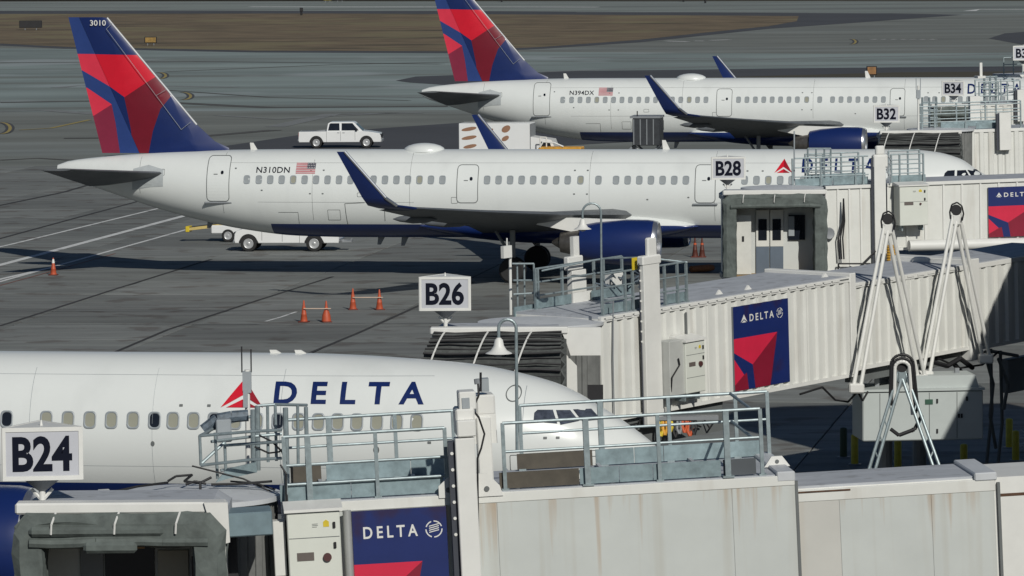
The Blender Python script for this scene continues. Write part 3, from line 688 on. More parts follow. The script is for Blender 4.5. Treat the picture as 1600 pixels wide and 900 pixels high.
# winking antennas and static ports: small dark round panel low on the side
for px, py, r in ((588, 703, .075), (239, 693, .05), (800, 610, .0)):
    if r:
        x, z = p7(px, py); bmobj(skin(hull7, polybm([(x + r * math.cos(a), z + r * 1.3 * math.sin(a)) for a in [2 * math.pi * k / 14 for k in range(14)]]), .008), "service_port", SEAM, air7)
x, z = p7(795, 620); ringp = lambda r: [(x + r * math.cos(a), z + r * math.sin(a)) for a in [2 * math.pi * k / 24 for k in range(24)]]
bmobj(skin(hull7, ringbm(ringp(.19), ringp(.165)), .008), "round_emblem", SEAM, air7)
# ---------------------------------------------------------------- jet bridges
class Br:
    """a jet bridge: local x along the tunnel, y 0 = wall towards the camera, z 0 = tunnel floor, roof at h"""
    def __init__(s, label, px, py, Y, phi, tau, h):
        e = Euler((0, R(-tau), R(phi))); P = atY(px, py, Y); q = P - e.to_matrix() @ Vector((0, 0, h))
        s.T = thing("jet_bridge", label, "jet bridge", q, e, "jet bridges along the concourse"); s.M = MW[s.T.name]; s.Mi = s.M.inverted(); s.h = h
    def p(s, px, py, y=0.0): return PL(s.M, px, py, y)
    def w(s, x, y, z): return s.M @ Vector((x, y, z))
    def rect(s, b, x0, y0, x1, y1, ya, yb, bev=0):
        ym = (y0 + y1) / 2 if y1 < 900 else (y0 + 900) / 2; xa = s.p(x0, ym, ya)[0]; xb = s.p(x1, ym, ya)[0]; a = (xa, s.p(x0, y1, ya)[1]); c = (xb, s.p(x1, y0, ya)[1]); b.bx(a[0], c[0], ya, yb, a[1], c[1], bev=bev); return a[0], c[0], a[1], c[1]
    def V(s, px, py, y): a = s.p(px, py, y); return Vector((a[0], y, a[1]))
    def rails(s, y, pxs, ztop, zbot, mids, x_ext=None, r=.028, thick=()):
        g = B(); xs = [s.p(px, 500, y)[0] for px in pxs]; xa, xb = (min(xs), max(xs)) if not x_ext else (s.p(x_ext[0], 500, y)[0], s.p(x_ext[1], 500, y)[0])
        g.tube((xa, y, ztop), (xb, y, ztop), r, 8); o = g.obj("guard_rail", GALV, s.T, smooth=True)
        for m_ in mids: g = B(); g.tube((xa, y, m_), (xb, y, m_), r * .85, 8); g.obj("rail", GALV, o, smooth=True)
        for k, x in enumerate(xs):
            rr = r * (1.7 if k in thick else 1.1); g = B(); g.bx(x - rr, x + rr, y - rr, y + rr, zbot, ztop); g.bx(x - rr * 2, x + rr * 2, y - rr * 2, y + rr * 2, zbot, zbot + .03); g.obj("post", GALV, o)
        return o
def corrugated(b, x0, x1, z0, z1, y0, pitch=.40, depth=.055, out=-1):
    xs = [x0]; x = x0; prof = [(0, 0), (.12, 1), (.5, 1), (.62, 0)]
    pts = []
    while x < x1:
        for u, d in prof: pts.append((min(x + u * pitch, x1), y0 + out * d * depth))
        x += pitch
    pts.append((x1, y0))
    lo = [b.bm.verts.new((x, y, z0)) for x, y in pts]; hi = [b.bm.verts.new((x, y, z1)) for x, y in pts]
    for i in range(len(pts) - 1): b.face([lo[i], lo[i + 1], hi[i + 1], hi[i]])
POSTER = [(1, [(0, .38), (.79, .38), (.33, .715), (0, .545)]), (2, [(.79, .38), (.64, 1), (.37, 1), (.33, .715)]), (1, [(0, .62), (.17, .82), (0, .93)]), (2, [(0, .93), (.17, .82), (.22, .80), (.25, 1), (0, 1)])]
def poster(br, label, px, py, w_, h, y=-.075, cut=0.0):
    x, z = br.p(px, py, y); z -= h
    M = br.M @ Matrix.Translation((x, y, z)); T = thing("advertising_panel", label, "sign", M.to_translation(), M.to_euler(), "blue advertising panels on the bridges")
    b = B(); b.bx(cut, w_, .002, .06, 0, h); b.obj("panel", GREYP, T)
    q = [(m_, [(a * w_, (1 - c) * h) for a, c in pl]) for m_, pl in POSTER]
    bm = painted([(cut, 0), (w_, 0), (w_, h), (cut, h)], q)
    for v in bm.verts: v.co.y = -.003
    PB = mat("poster_blue", (0.010, 0.022, 0.12), 0.4, var=0.1, spots=((0.03, 0.012, 0.03), 0.6, 1.1, .58)); PR = mat("poster_red", (0.60, 0.02, 0.06), .4, var=.08); PD = mat("poster_dark_red", (0.22, .01, .03), .4, var=.1)
    bmobj(bm, "poster", [PB, PR, PD], T)
    tx = w_ * .13; tz = h * .80; th = h * .085
    t = bmesh.new()
    polybm([(tx, tz), (tx + th * .75, tz + th * 1.1), (tx + th * .75, tz + th * .45)], t); polybm([(tx + th * 1.5, tz), (tx + th * .75, tz + th * 1.1), (tx + th * .75, tz + th * .45)][::-1], t); polybm([(tx + th * .25, tz - th * .02), (tx + th * 1.25, tz - th * .02), (tx + th * .75, tz + th * .3)], t)
    for v in t.verts: v.co.y = -.008
    if cut == 0: bmobj(t, "emblem", WHITE2, T)
    t2 = textbm("DELTA", tx + th * 2.0, tz, height=th, width=w_ * .44, y=-.008, bold=.018, space=1.5)
    if cut:
        bisect(t2, (cut, 0, 0), (1, 0, 0)); bmesh.ops.delete(t2, geom=[v for v in t2.verts if v.co.x < cut - 1e-4], context='VERTS')
    bmobj(t2, "lettering", WHITE2, T)
    cx, cz = tx + th * 2.0 + w_ * .44 + th * 1.35, tz + th * .5; rp = lambda r: [(cx + r * math.cos(a), cz + r * math.sin(a)) for a in [2 * math.pi * k / 20 for k in range(20)]]
    bm = bmesh.new(); ring = [rp(th * .72), rp(th * .62)]
    for k in range(20):
        if k in (0, 5, 9, 14): continue
        a, c = ring; n = (k + 1) % 20; bm.faces.new([bm.verts.new((x_, -.008, z_)) for x_, z_ in (a[k], a[n], c[n], c[k])])
    for k in range(4): polybm([(cx - th * .4, cz - th * .3 + k * th * .17), (cx + th * .42, cz - th * .12 + k * th * .17), (cx + th * .42, cz - th * .04 + k * th * .17), (cx - th * .4, cz - th * .22 + k * th * .17)], bm)
    for v in bm.verts: v.co.y = -.008
    bmobj(bm, "round_emblem", WHITE2, T)
    return T
def gate_sign(text, label, px, py, Y, wpx, rot, post_z, hratio=.64):
    """three-sided gate number sign on a flared bracket; px, py = middle of the front face"""
    s_ = FPX / Y; w_ = wpx / s_ / max(math.cos(R(rot)), .5); h = w_ * hratio; c = atY(px, py, Y); rr = w_ / math.sqrt(3) / 2
    e = Euler((0, 0, R(rot))); base = c + e.to_matrix() @ Vector((0, rr, 0)); zb = c.z - h / 2
    T = thing("gate_sign", label, "sign", (base.x, base.y, post_z), e, "gate number signs"); z0 = zb - post_z
    tri = [(-w_ / 2, -rr), (w_ / 2, -rr), (0, rr * 2)]
    b = B(); b.prism([(x * .985, y * .985) for x, y in tri], z0, z0 + h, plane='xy'); b.obj("panel", WHITE2, T)
    for k in range(3):
        a = 2 * math.pi * k / 3; Rk = Matrix.Rotation(a, 4, 'Z')
        b = B(); b.bx(-w_ / 2 + .05, w_ / 2 - .05, -rr - .004, -rr + .01, z0 + .05, z0 + h - .05); b.xf(Rk); f_ = b.obj("sign_face", SIGNW, T)
        t = textbm(text, -w_ * .375, z0 + h * .15, height=h * .70, width=w_ * .75, y=-rr - .008, bold=.032)
        t.transform(Rk); bmobj(t, "lettering", BLACK, f_)
        b = B()
        for x0, x1, z_0, z_1 in ((-w_ / 2, w_ / 2, z0 - .02, z0 + .05), (-w_ / 2, w_ / 2, z0 + h - .05, z0 + h + .02), (-w_ / 2, -w_ / 2 + .055, z0 + .05, z0 + h - .05), (w_ / 2 - .055, w_ / 2, z0 + .05, z0 + h - .05)):
            b.bx(x0, x1, -rr - .018, -rr + .02, z_0, z_1)
        b.xf(Rk); b.obj("frame", WHITE2, f_)
    b = B(); b.prism([(x * 1.0, y * 1.0) for x, y in tri], z0 + h, z0 + h + .012, plane='xy'); b.tube((0, 0, z0 + h), (0, 0, z0 + h + .10), .03, 8, .01); b.obj("cap", WHITE2, T)
    b = B(); b.tube((0, 0, z0 - .24), (0, 0, z0 - .02), .05, 16, w_ * .26); b.obj("flared_bracket", GREYP, T, smooth=True)
    b = B(); b.tube((0, 0, 0), (0, 0, z0 - .2), .055, 12)
    for a in (-1, 1): b.tube((a * .03, 0, z0 - .36), (a * .17, 0, z0 - .2), .03, 6)
    b.obj("post", WHITE2, T, smooth=True)
    return T
def cabinet(br, label, x0, y0, x1, y1, depth, dark_side=True, kind=0, wall=-.07):
    ym = min((y0 + y1) / 2, 850); a = (br.p(x0, ym, wall - depth)[0], br.p(x0, y1, wall - depth)[1]); c = (br.p(x1, ym, wall - depth)[0], br.p(x1, y0, wall - depth)[1]); W_, H_ = c[0] - a[0], c[1] - a[1]
    M = br.M @ Matrix.Translation((a[0], wall - depth, a[1])); T = thing("electrical_cabinet", label, "cabinet", M.to_translation(), M.to_euler(), "white electrical cabinets on the bridges")
    CW = mat("cabinet_white", (0.64, 0.66, 0.60), .45, var=.04)
    b = B(); b.bx(0, W_, 0, depth, 0, H_, bev=.015); b.obj("housing", CW, T)
    b = B(); b.bx(-.04, W_ + .05, -.05, depth, H_ + .002, H_ + .05); b.prism([(-.05, H_ + .05), (depth, H_ + .05), (depth, H_ + .14)], -.04, W_ + .05, plane='yz'); b.obj("rain_hood", WHITE2, T)
    for k, f in enumerate((.74, .30) if kind == 0 else (.6,)):
        b = B(); b.bx(.02, W_ - .02, -.004, .0, H_ * f, H_ * f + .012); b.obj("door_gap", SEAM, T)
    b = B(); b.bx(W_ * .16, W_ * .48, -.012, 0.001, H_ * .52, H_ * .60); b.obj("vent_grille", mat("vent_brown", (.12, .10, .09), .6), T)
    for z_, s2 in ((H_ * .86, 1), (H_ * .66, 1)):
        b = B(); b.bx(W_ * .86, W_ * .91, -.035, 0.001, z_ - .05, z_ + .05, bev=.006); b.obj("latch", DARK, T)
    b = B(); b.tube((W_ * .73, 0.0, H_ * .545), (W_ * .73, -.05, H_ * .545), .07 if kind == 0 else .04, 14); b.obj("rotary_switch", mat("switch_brown", (.08, .03, .03), .5), T)
    b = B(); b.prism([(W_ * .68, H_ * .845), (W_ * .79, H_ * .845), (W_ * .79, H_ * .895), (W_ * .735, H_ * .915), (W_ * .68, H_ * .895)], -.006, .001); b.obj("warning_label", YELL, T)
    b = B(); b.bx(W_ * .47, W_ * .58, -.005, .001, H_ * .86, H_ * .865); b.bx(W_ * .47, W_ * .58, -.005, .001, H_ * .875, H_ * .88); b.bx(W_ * .47, W_ * .56, -.005, .001, H_ * .845, H_ * .85); b.obj("small_label", SEAM, T)
    b = B()
    for fx in (.12, .85): b.bx(W_ * fx, W_ * fx + .05, depth * .3, depth, -.22, -.001)
    b.obj("mounting_bracket", GALV, T)
    return T
def gooseneck(label, base, height, reach, s_=1.0, dirx=-1):
    T = thing("gooseneck_lamp", label, "lamp", base, (0, 0, 0), "gooseneck lamps on the bridges")
    r = reach / 2; pts = [Vector((0, 0, 0)), Vector((0, 0, height - r))] + [Vector((dirx * (r - r * math.cos(a)), 0, height - r + r * math.sin(a))) for a in [math.pi * k / 10 for k in range(1, 11)]]
    pts.append(pts[-1] - Vector((0, 0, .28))); b = B(); b.path(pts, .028, 8); b.obj("pole", GALV, T, smooth=True)
    c = pts[-1]; b = B(); b.lathe([(.12, .03), (.08, .07), (-.02, .09), (-.1, .14), (-.15, .23), (-.155, .23), (-.14, .12)], c, axis='z', n=24, cap=True); b.obj("lamp_shade", WHITE2, T, smooth=True)
    b = B(); b.lathe([(-.13, .1), (-.18, .09), (-.21, .04), (-.215, .01)], c, axis='z', n=16, cap=True); b.obj("bulb", GREYP, T, smooth=True); return T

DBEL = mat("dark_pleated_fabric", (0.075, 0.082, 0.080), 0.8, var=0.4, scale=4, stretch=(.4, 2, 2), bump=0.4, bscale=8)
def cab(br, px0, px1, ytop, Y, psi, height, style, hood_d=.55):
    """cab with its opening towards the stand; built under the bridge. px0/px1/ytop = outer top corners of the hood"""
    P0, P1 = atY(px0, ytop, Y), atY(px1, ytop, Y); W = (P1.x - P0.x) / math.cos(R(psi)); mid = (P0 + P1) / 2
    top = P0.z; z0 = top - height
    M = br.Mi @ Matrix.Translation((mid.x, mid.y, z0)) @ Matrix.Rotation(R(psi), 4, 'Z'); X = lambda b: b.xf(M); T = br.T; H = height; w2 = W / 2
    # shell
    b = B(); b.bx(-w2, w2, .0, 2.3, -.18, 0.0); X(b).obj("cab_floor", GREYP, T)
    FL = mat("worn_yellow_floor", (.30, .19, .07), .7, var=.3, scale=2); b = B(); b.bx(-w2 + .2, w2 - .2, -.25, 1.5, 0.003, .03); X(b).obj("floor_mat", FL, T)
    CW = mat("cab_wall_grey_white", (.55, .57, .55), .5, var=.05)
    for sx in (-1, 1): b = B(); b.bx(sx * (w2 - .06), sx * (w2 - .16), .05, 2.3, 0.03, H - .3); X(b).obj("cab_side_wall", CW, T)
    b = B(); b.bx(-w2 + .16, w2 - .16, .95, 1.05, 0.03, H - .3); X(b).obj("cab_back_wall", CW, T)
    b = B(); b.bx(-w2 - .02, w2 + .02, .05, 2.3, H - .3, H - .12); b.prism([(-w2 - .02, H - .12), (w2 + .02, H - .12), (w2 - .2, H + .02), (-w2 + .2, H + .02)], .1, 2.25); X(b).obj("cab_roof", ROOFM, T)
    # front beam
    b = B(); b.bx(-w2 - .06, w2 + .06, -.30, .12, H - .06, H + .12, bev=.03); X(b).obj("front_beam", WHITE2, T)
    # accordion hood
    hd = B(); n = 9
    def U(y, g):                               # inverted U ring
        o = w2 + g; i = w2 - .42 - g * .3; zt = H - .10 + g; zi = H - .52 - g * .4
        return [Vector((-o, y, .0)), Vector((-o, y, zt - .25)), Vector((-o + .22, y, zt)), Vector((o - .22, y, zt)), Vector((o, y, zt - .25)), Vector((o, y, .0)), Vector((i, y, .0)), Vector((i, y, zi)), Vector((-i, y, zi)), Vector((-i, y, .0))]
    if style != "docked":
        rg = []
        for k in range(n):
            u = k / (n - 1); y = .02 - hood_d * u; rg.append(U(y, (.07 if k % 2 else -.05)))
        hd.rings(rg); bmesh.ops.subdivide_edges(hd.bm, edges=[e for e in hd.bm.edges if e.calc_length() > .5], cuts=7, use_grid_fill=True)
        for v in hd.bm.verts: v.co += Vector((math.sin(v.co.z * 9 + v.co.y * 5) * .022, math.sin(v.co.x * 7 + v.co.z * 4) * .02, math.sin(v.co.x * 5.3 + v.co.y * 9) * .03 if v.co.z > 1 else 0))
        X(hd).obj("hood_bellows", BELLOW, T)
        for k in range(3):                     # fabric rolls along the top edge
            b = B(); y = -hood_d * (.35 + .3 * k); z = H - .16 - k * .15; pts = [Vector((-w2 + .2 + (2 * w2 - .4) * q / 8, y + random.uniform(-.02, .02), z + random.uniform(-.02, .02))) for q in range(9)]
            b.path(pts, .085, 8); X(b).obj("fabric_roll", BELLOW, T, smooth=True)
        for f in (-.62, 0, .6):
            b = B(); b.path([Vector((f * w2, -hood_d * .75 - .02, H + .0)), Vector((f * w2 - .05, -hood_d - .06, H - .16)), Vector((f * w2 - .06, -hood_d - .04, H - .32))], .018, 6); X(b).obj("strap", WHITE2, T)
    else:
        # canopy swung out over the aircraft: pleated quarter arc
        rg = []; na = 17
        for k in range(na):
            a = k / (na - 1) * 1.12; g = .17 if k % 2 else 0.0; rr = 1.90 + g
            y = -rr * math.sin(a); z = H - 2.05 + rr * math.cos(a) - (0 if k % 2 else .07); sh_ = -.55 * (k / (na - 1)) ** 1.2
            rg.append([Vector((-w2 + sh_ + .1, y, z)), Vector((w2 - .1 + sh_ * .05, y, z)), Vector((w2 - .1 + sh_ * .05, y, z - .05)), Vector((-w2 + sh_ + .1, y, z - .05))])
        hd.rings(rg); X(hd).obj("hood_bellows", DBEL, T)
        for k in range(1, 13):                 # dark tubes standing in for the shade between the pleats
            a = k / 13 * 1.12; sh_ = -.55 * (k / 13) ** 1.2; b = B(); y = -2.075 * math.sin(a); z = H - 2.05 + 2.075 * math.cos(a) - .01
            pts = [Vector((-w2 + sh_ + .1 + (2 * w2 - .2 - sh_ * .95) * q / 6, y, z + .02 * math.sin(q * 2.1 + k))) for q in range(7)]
            b.path(pts, .019 + .008 * (k % 3), 6); X(b).obj("pleat_shade", DARK, T)
        sd = B(); rg = []
        for k in range(15):                    # pleated side curtain
            u = k / 14; y = -.02 - 1.75 * u; o = .12 if k % 2 else 0; zt = H - 2.05 + math.sqrt(max(0, 1.93 ** 2 - y * y)); rg.append([Vector((w2 - .10 + o, y, zt - .02)), Vector((w2 - .10 + o, y, .2)), Vector((w2 - .14 + o, y, .2)), Vector((w2 - .14 + o, y, zt - .02))])
        sd.rings(rg); X(sd).obj("side_curtain", DBEL, T)
        for f in (-.78, -.13, .52):
            b = B(); pts = []
            for k in range(9):
                a = k / 8 * 1.05; u = a / 1.12; pts.append(Vector((f * w2 - .55 * u ** 1.2, -2.09 * math.sin(a), H - 2.05 + 2.09 * math.cos(a))))
            b.path(pts, .025, 6); X(b).obj("hood_rib", WHITE2, T)
    return M, w2, H
def rotunda(br, px, py, Y, r, zroof, h):
    """round swivel behind the cab: disc roof and hanging slat curtain"""
    c = atY(px, py, Y); c.z = zroof; l = br.Mi @ c; T = br.T
    b = B(); b.lathe([(0, .02), (.0, r * .35), (-.03, r * .7), (-.07, r), (-.15, r), (-.15, .02)], (0, 0, 0), axis='z', n=48); b.xf(br.Mi @ Matrix.Translation(c)).obj("swivel_roof", mat("swivel_roof_paint", (.56, .58, .60), .55, var=.08, spots=((.3, .3, .3), .4, 3, .6)), T, smooth=True)
    b = B(); rg = []; n = 96
    rg = [[Vector((r * .93 * (1 + (.02 if k % 2 else -.02)) * math.cos(2 * math.pi * k / n), r * .93 * (1 + (.02 if k % 2 else -.02)) * math.sin(2 * math.pi * k / n), z)) for k in range(n)] for z in (-.16, -h)]
    b.rings(rg); b.xf(br.Mi @ Matrix.Translation(c)).obj("slat_curtain", mat("curtain_slats", (.16, .165, .16), .6, .2, var=.2, scale=3), T)
def lift_column(br, x0, y0, x1, y1, ya, yb, dark=True, holes=0, chw=.11):
    b = B(); q = br.rect(b, x0, y0, x1, y1, ya, yb, bev=.015); c = b.obj("lift_column", WHITE2, br.T)
    if dark: b = B(); b.bx(q[0] - chw, q[0] - .006, ya + .12, yb - .05, q[2], q[3] - .05); b.obj("guide_channel", mat("dark_channel", (.045, .05, .065), .5), br.T)
    for k in range(holes):
        b = B(); z = q[3] - .25 - k * .27; b.tube((q[0] - chw / 2, ya + .121, z), (q[0] - chw / 2, ya + .10, z), .028, 8); b.obj("bolt_hole", WHITE2, c)
    return q

# ================= the nearest bridge, gate B24
b24 = Br("nearest white jet bridge with rust streaks filling the bottom of the photo, railed roof walkway", 545, 783, 82.0, 5.0, 2.3, 2.95)
T = b24.T; h = 2.95; XR = lambda px, y=0: b24.p(px, 780, y)[0]
WALL24 = mat("rust_streaked_wall", (0.52, 0.545, 0.525), 0.5, var=0.06, scale=0.8, streak=((0.40, 0.38, 0.32), 0.45, (3.6, 2.6, 0.12), 0.54), bump=.05, bscale=4)
WALL24B = mat("cream_wall_panel", (0.52, 0.515, 0.48), 0.5, var=0.06, scale=0.8, streak=((0.40, 0.30, 0.2), 0.3, (3, 3, 0.15), 0.60), bump=.05, bscale=4)
def rusty(m, ztop):
    t = m.node_tree; N = t.nodes; L = t.links.new; p = N["Principled BSDF"]; src = p.inputs["Base Color"].links[0].from_socket
    co = N.new("ShaderNodeTexCoord").outputs["Object"]; sp = N.new("ShaderNodeSeparateXYZ"); L(co, sp.inputs[0])
    mp = N.new("ShaderNodeMapping"); mp.inputs["Scale"].default_value = (5.5, 1, .22); L(co, mp.inputs[0]); nz = N.new("ShaderNodeTexNoise"); nz.inputs["Scale"].default_value = 1; nz.inputs["Detail"].default_value = 6; L(mp.outputs[0], nz.inputs["Vector"])
    m2 = N.new("ShaderNodeMapping"); m2.inputs["Scale"].default_value = (.5, 1, .05); m2.inputs["Location"].default_value = (.9, 0, 0); L(co, m2.inputs[0]); n2 = N.new("ShaderNodeTexNoise"); n2.inputs["Scale"].default_value = 1; L(m2.outputs[0], n2.inputs["Vector"])
    zr_ = N.new("ShaderNodeMapRange"); L(sp.outputs[2], zr_.inputs[0]); zr_.inputs[1].default_value = ztop - 1.7; zr_.inputs[2].default_value = ztop
    a1 = N.new("ShaderNodeMath"); a1.operation = 'MULTIPLY_ADD'; L(zr_.outputs[0], a1.inputs[0]); a1.inputs[1].default_value = .24; L(nz.outputs[0], a1.inputs[2])
    a2 = N.new("ShaderNodeMath"); a2.operation = 'MULTIPLY_ADD'; L(n2.outputs[0], a2.inputs[0]); a2.inputs[1].default_value = .5; L(a1.outputs[0], a2.inputs[2])
    r = N.new("ShaderNodeMapRange"); L(a2.outputs[0], r.inputs[0]); r.inputs[1].default_value = .97; r.inputs[2].default_value = 1.17; r.inputs[4].default_value = .65
    mx = N.new("ShaderNodeMix"); mx.data_type = 'RGBA'; L(r.outputs[0], mx.inputs[0]); L(src, mx.inputs[6]); mx.inputs[7].default_value = (.36, .22, .10, 1); L(mx.outputs[2], p.inputs["Base Color"])
rusty(WALL24, 2.95)
def wallpanel(x0, x1, z0, z1, y, m): b = B(); b.bx(x0 + .0015, x1 - .0015, y, y + .05, z0, z1, bev=.004); b.obj("wall_panel", m, T)
xe = [XR(448), XR(545), XR(704), XR(776), XR(1144), XR(1243)]
for a, c in zip(xe, xe[1:]): wallpanel(a, c, -.05, h - .17, 0.0, WALL24)
b = B(); b.bx(xe[0], xe[-1], -.012, .06, h - .17, h - .0, bev=.01); b.obj("roof_edge_beam", WHITE, T)
b = B(); b.bx(xe[0], xe[-1], .06, 2.9, -.1, h - .02); b.obj("tunnel_section", WHITE2, T)
b = B(); b.bx(xe[0], xe[-1] - .02, .061, 2.88, h - .02, h + .015); b.obj("roof", ROOFM, T)
b = B(); b.bx(xe[-1] - .30, xe[-1] + .01, -.02, 2.95, h - .1, h + .07, bev=.02); b.obj("section_end_frame", mat("frame_pale_grey", (.52, .54, .56), .5, var=.1), T)
# inner telescoping sections
dx = .075; x8, x9 = XR(1246), XR(1557); zi = h - .23
b = B(); b.bx(x8, x9 + 5, .12, 2.0, -.05, zi - .02); b.obj("tunnel_section", WHITE2, T)
xs8 = [x8, XR(1312), XR(1456), x9 - .02]
for a, c in zip(xs8, xs8[1:]): wallpanel(a, c, -.05, zi - .24, 0.06, WALL24 if a > x8 else WALL24B)
b = B(); b.bx(x8, x9, .05, .14, zi - .24, zi - .04, bev=.01); b.obj("roof_edge_beam", WHITE, T)
b = B(); b.bx(x8, XR(1330), .035, .06, zi - .085, zi - .06); b.obj("rubber_seal", mat("rusty_seal", (.09, .045, .025), .8, var=.5, scale=8), T)
b = B(); b.bx(x8 + .02, x9, .14, 1.98, zi - .02, zi + .02); b.obj("roof", ROOFM, T)
b = B(); b.bx(x9 - .35, x9 + .03, .03, 2.04, zi - .06, zi + .08, bev=.02); b.obj("section_end_frame", mat("frame_pale_grey", (.52, .54, .56)), T)
b = B(); b.bx(xe[-1] + .0, xe[-1] + .05, -.01, .05, -.05, h - .1); b.obj("edge_gasket", SEAM, T)
b = B(); b.bx(x9 + .032, x9 + .08, .05, .12, -.05, zi - .1); b.obj("edge_gasket", SEAM, T)
wallpanel(x9 + .09, x9 + 5, -.05, zi - .35, 0.13, WALL24B)
b = B(); b.bx(x9 + .09, x9 + 5, .14, 1.95, zi - .24, zi - .20); b.obj("roof", ROOFM, T)
b = B(); b.bx(x9 + .09, x9 + 5, .115, .15, zi - .35, zi - .30); b.obj("rubber_seal", mat("rusty_seal", (.09, .045, .025)), T)
# walkway on the roof
zr = h + .015
GR = b24.rails(.12, [433, 470.5, 577, 686], zr + 1.10, zr, [zr + .62, zr + .30], thick=(1,)); b24.rails(.12, [777, 907, 1020, 1127, 1181], zr + 1.12, zr, [zr + .64], thick=(1, 3))
FR = b24.rails(2.75, [505, 609, 700], zr + 1.10, zr, [zr + .62, zr + .30], x_ext=(440, 712), thick=(0,)); b24.rails(2.75, [805, 931, 1038, 1143, 1193], zr + 1.12, zr, [zr + .64], thick=(1,))
for y, runs in ((.16, [(434, 545, GALVD), (546, 690, GALVD), (778, 903, BROWNB), (904, 965, GALVD), (966, 1018, GALVD), (1019, 1125, GALVD), (1129, 1180, mat("dark_kick_board", (.07, .08, .09), .6))]),
                (2.70, [(452, 500, BROWNB), (508, 640, GALVD), (641, 702, GALVD), (807, 925, BROWNB), (930, 990, GALVD), (991, 1036, GALVD), (1037, 1192, GALVD)])):
    for x0, x1, m_ in runs:
        a, c = b24.p(x0, 700, y)[0], b24.p(x1, 700, y)[0]; b = B(); b.bx(a, c, y, y + .03, zr + .02, zr + .27 + (0.02 if y < 1 else .02)); b.obj("kick_board", m_, T)
b = B(); xa, xb = XR(434), XR(1181)
for k in range(5): u = xa + (xb - xa) * (k + .5) / 5; b.bx(u, u + .06, .19, 2.7, zr + .002, zr + .06)
b.obj("roof_batten", ROOFM, T)
b = B(); xend = XR(1181)
for z in (1.12, .64): b.tube((xend, .12, zr + z), (xend, 2.75, zr + z), .026)
b.obj("end_rail", GALV, T)
# box girder ends with lifting eyes
for px, py, y in ((528, 752, .9), (845, 738, .9), (902, 738, .9), (1215, 742, 1.0)):
    x = b24.p(px, py, y)[0]; b = B(); b.prism([(x - .22, zr + .02), (x + .22, zr + .02), (x + .09, zr + .20), (x - .09, zr + .20)], y, y + .05); ey = b.obj("lifting_eye", WHITE2, T); b = B(); b.tube((x, y - .002, zr + .11), (x, y - .01, zr + .11), .035, 10); b.obj("eye_hole", SEAM, ey)
# small railed platform left of the walkway
V = b24.V
def run(pts, r=.026): b = B(); b.path(pts, r, 8); return b.obj("platform_rail", GALV, T, smooth=True)
run([V(440, 672, .4), V(395, 674, .6), V(312, 681, 1.0), V(345, 664, 2.3), V(395, 650, 2.6)]); run([V(440, 716, .4), V(395, 718, .6), V(314, 727, 1.0)]); run([V(440, 690, .6), V(350, 696, 1.2)])
run([V(330, 690, 1.4), V(395, 682, 1.8), V(440, 678, 1.9)]); run([V(312, 681, 1.0), V(314, 727, 1.0)]); run([V(336, 676, 1.1), V(340, 748, 1.1)]); run([V(351, 690, 1.2), V(353, 740, 1.2)]); run([V(395, 640, 1.6), V(396, 724, 1.6)], .04)
run([V(402, 634, 2.3), V(403, 735, 2.3)], .045); run([V(402, 634, 2.3), V(430, 632, 2.3), V(480, 633, 2.0)]); run([V(418, 634, 2.2), V(419, 722, 2.2)]); run([V(430, 633, 2.0), V(432, 720, 2.0)]); run([V(478, 636, 1.8), V(480, 728, 1.8)], .035)
run([V(446, 637, 1.4), V(449, 770, 1.4)], .045); run([V(465, 633, 1.4), V(466, 728, 1.4)]); run([V(315, 724, 1.0), V(350, 692, 1.2)], .03); run([V(345, 735, 1.8), V(400, 728, 2.0)])
b = B(); b.prism([(p.x, p.z) for p in (V(337, 754, 1.0), V(354, 733, 1.0), V(400, 722, 1.0), V(402, 738, 1.0), V(356, 748, 1.0))], 1.0, 1.04); b.obj("kick_board", GALVD, T)
b = B(); b24.rect(b, 338, 655, 362, 692, 1.6, 2.0, bev=.02); b.obj("junction_box", WINGG, T)
b = B(); b.path([V(318, 672, 1.9), V(340, 655, 1.9), V(362, 651, 1.9), V(388, 649, 1.9)], .10, 8); b.obj("cable_bundle", mat("blue_grey_cable", (.10, .13, .16), .6, var=.5, scale=12), T)
def cable(name, pts, r, m=DARK, par=None): b = B(); b.path(pts, r, 6); return b.obj(name, m, par or T, smooth=True)
for pts in ([V(405, 680, .9), V(425, 690, .8), V(440, 705, .6), V(447, 722, .4), V(449, 790, .0)], [V(398, 698, .9), V(420, 708, .8), V(436, 706, .6), V(444, 700, .5)], [V(438, 726, .05), V(447, 740, .02), V(447, 800, -.06), V(450, 900, -.06)],
            [V(300, 728, 1.0), V(380, 748, 1.0), V(432, 772, .9)], [V(360, 752, 1.3), V(400, 755, 1.2), V(430, 765, 1.1)]): cable("cable", pts, .016)
# lift column and its head boxes
q = lift_column(b24, 716, 684, 747, 930, -.42, -.06, holes=6)
b = B(); b24.rect(b, 714, 682, 744, 658, -.38, .3, bev=.02); b.obj("column_head", WHITE2, T)
b = B(); b24.rect(b, 712, 662, 742, 640, -.2, .4, bev=.03); b.obj("column_head", WHITE2, T)
b = B(); b24.rect(b, 717, 640, 744, 613, -.15, .3, bev=.02); b.obj("control_box", WHITE2, T); b = B(); b24.rect(b, 722, 638, 734, 622, -.17, -.15); b.obj("box_label", WINGG, T)
b = B(); b24.rect(b, 744, 648, 774, 618, .3, .8, bev=.03); b.obj("control_box", WHITE2, T); b = B(); b24.rect(b, 752, 612, 764, 592, .3, .5); b.obj("control_box", WINGG, T)
b = B(); b24.rect(b, 747, 776, 770, 652, .25, .5, bev=.02); b.obj("column_plate", WHITE2, T)
b = B(); b.path([V(751, 612, .2), V(751, 582, .2)], .02); b.obj("antenna", DARK, T); b = B(); b.path([V(746, 600, .2), V(745, 592, .2)], .05); b.obj("beacon", GREYP, T)
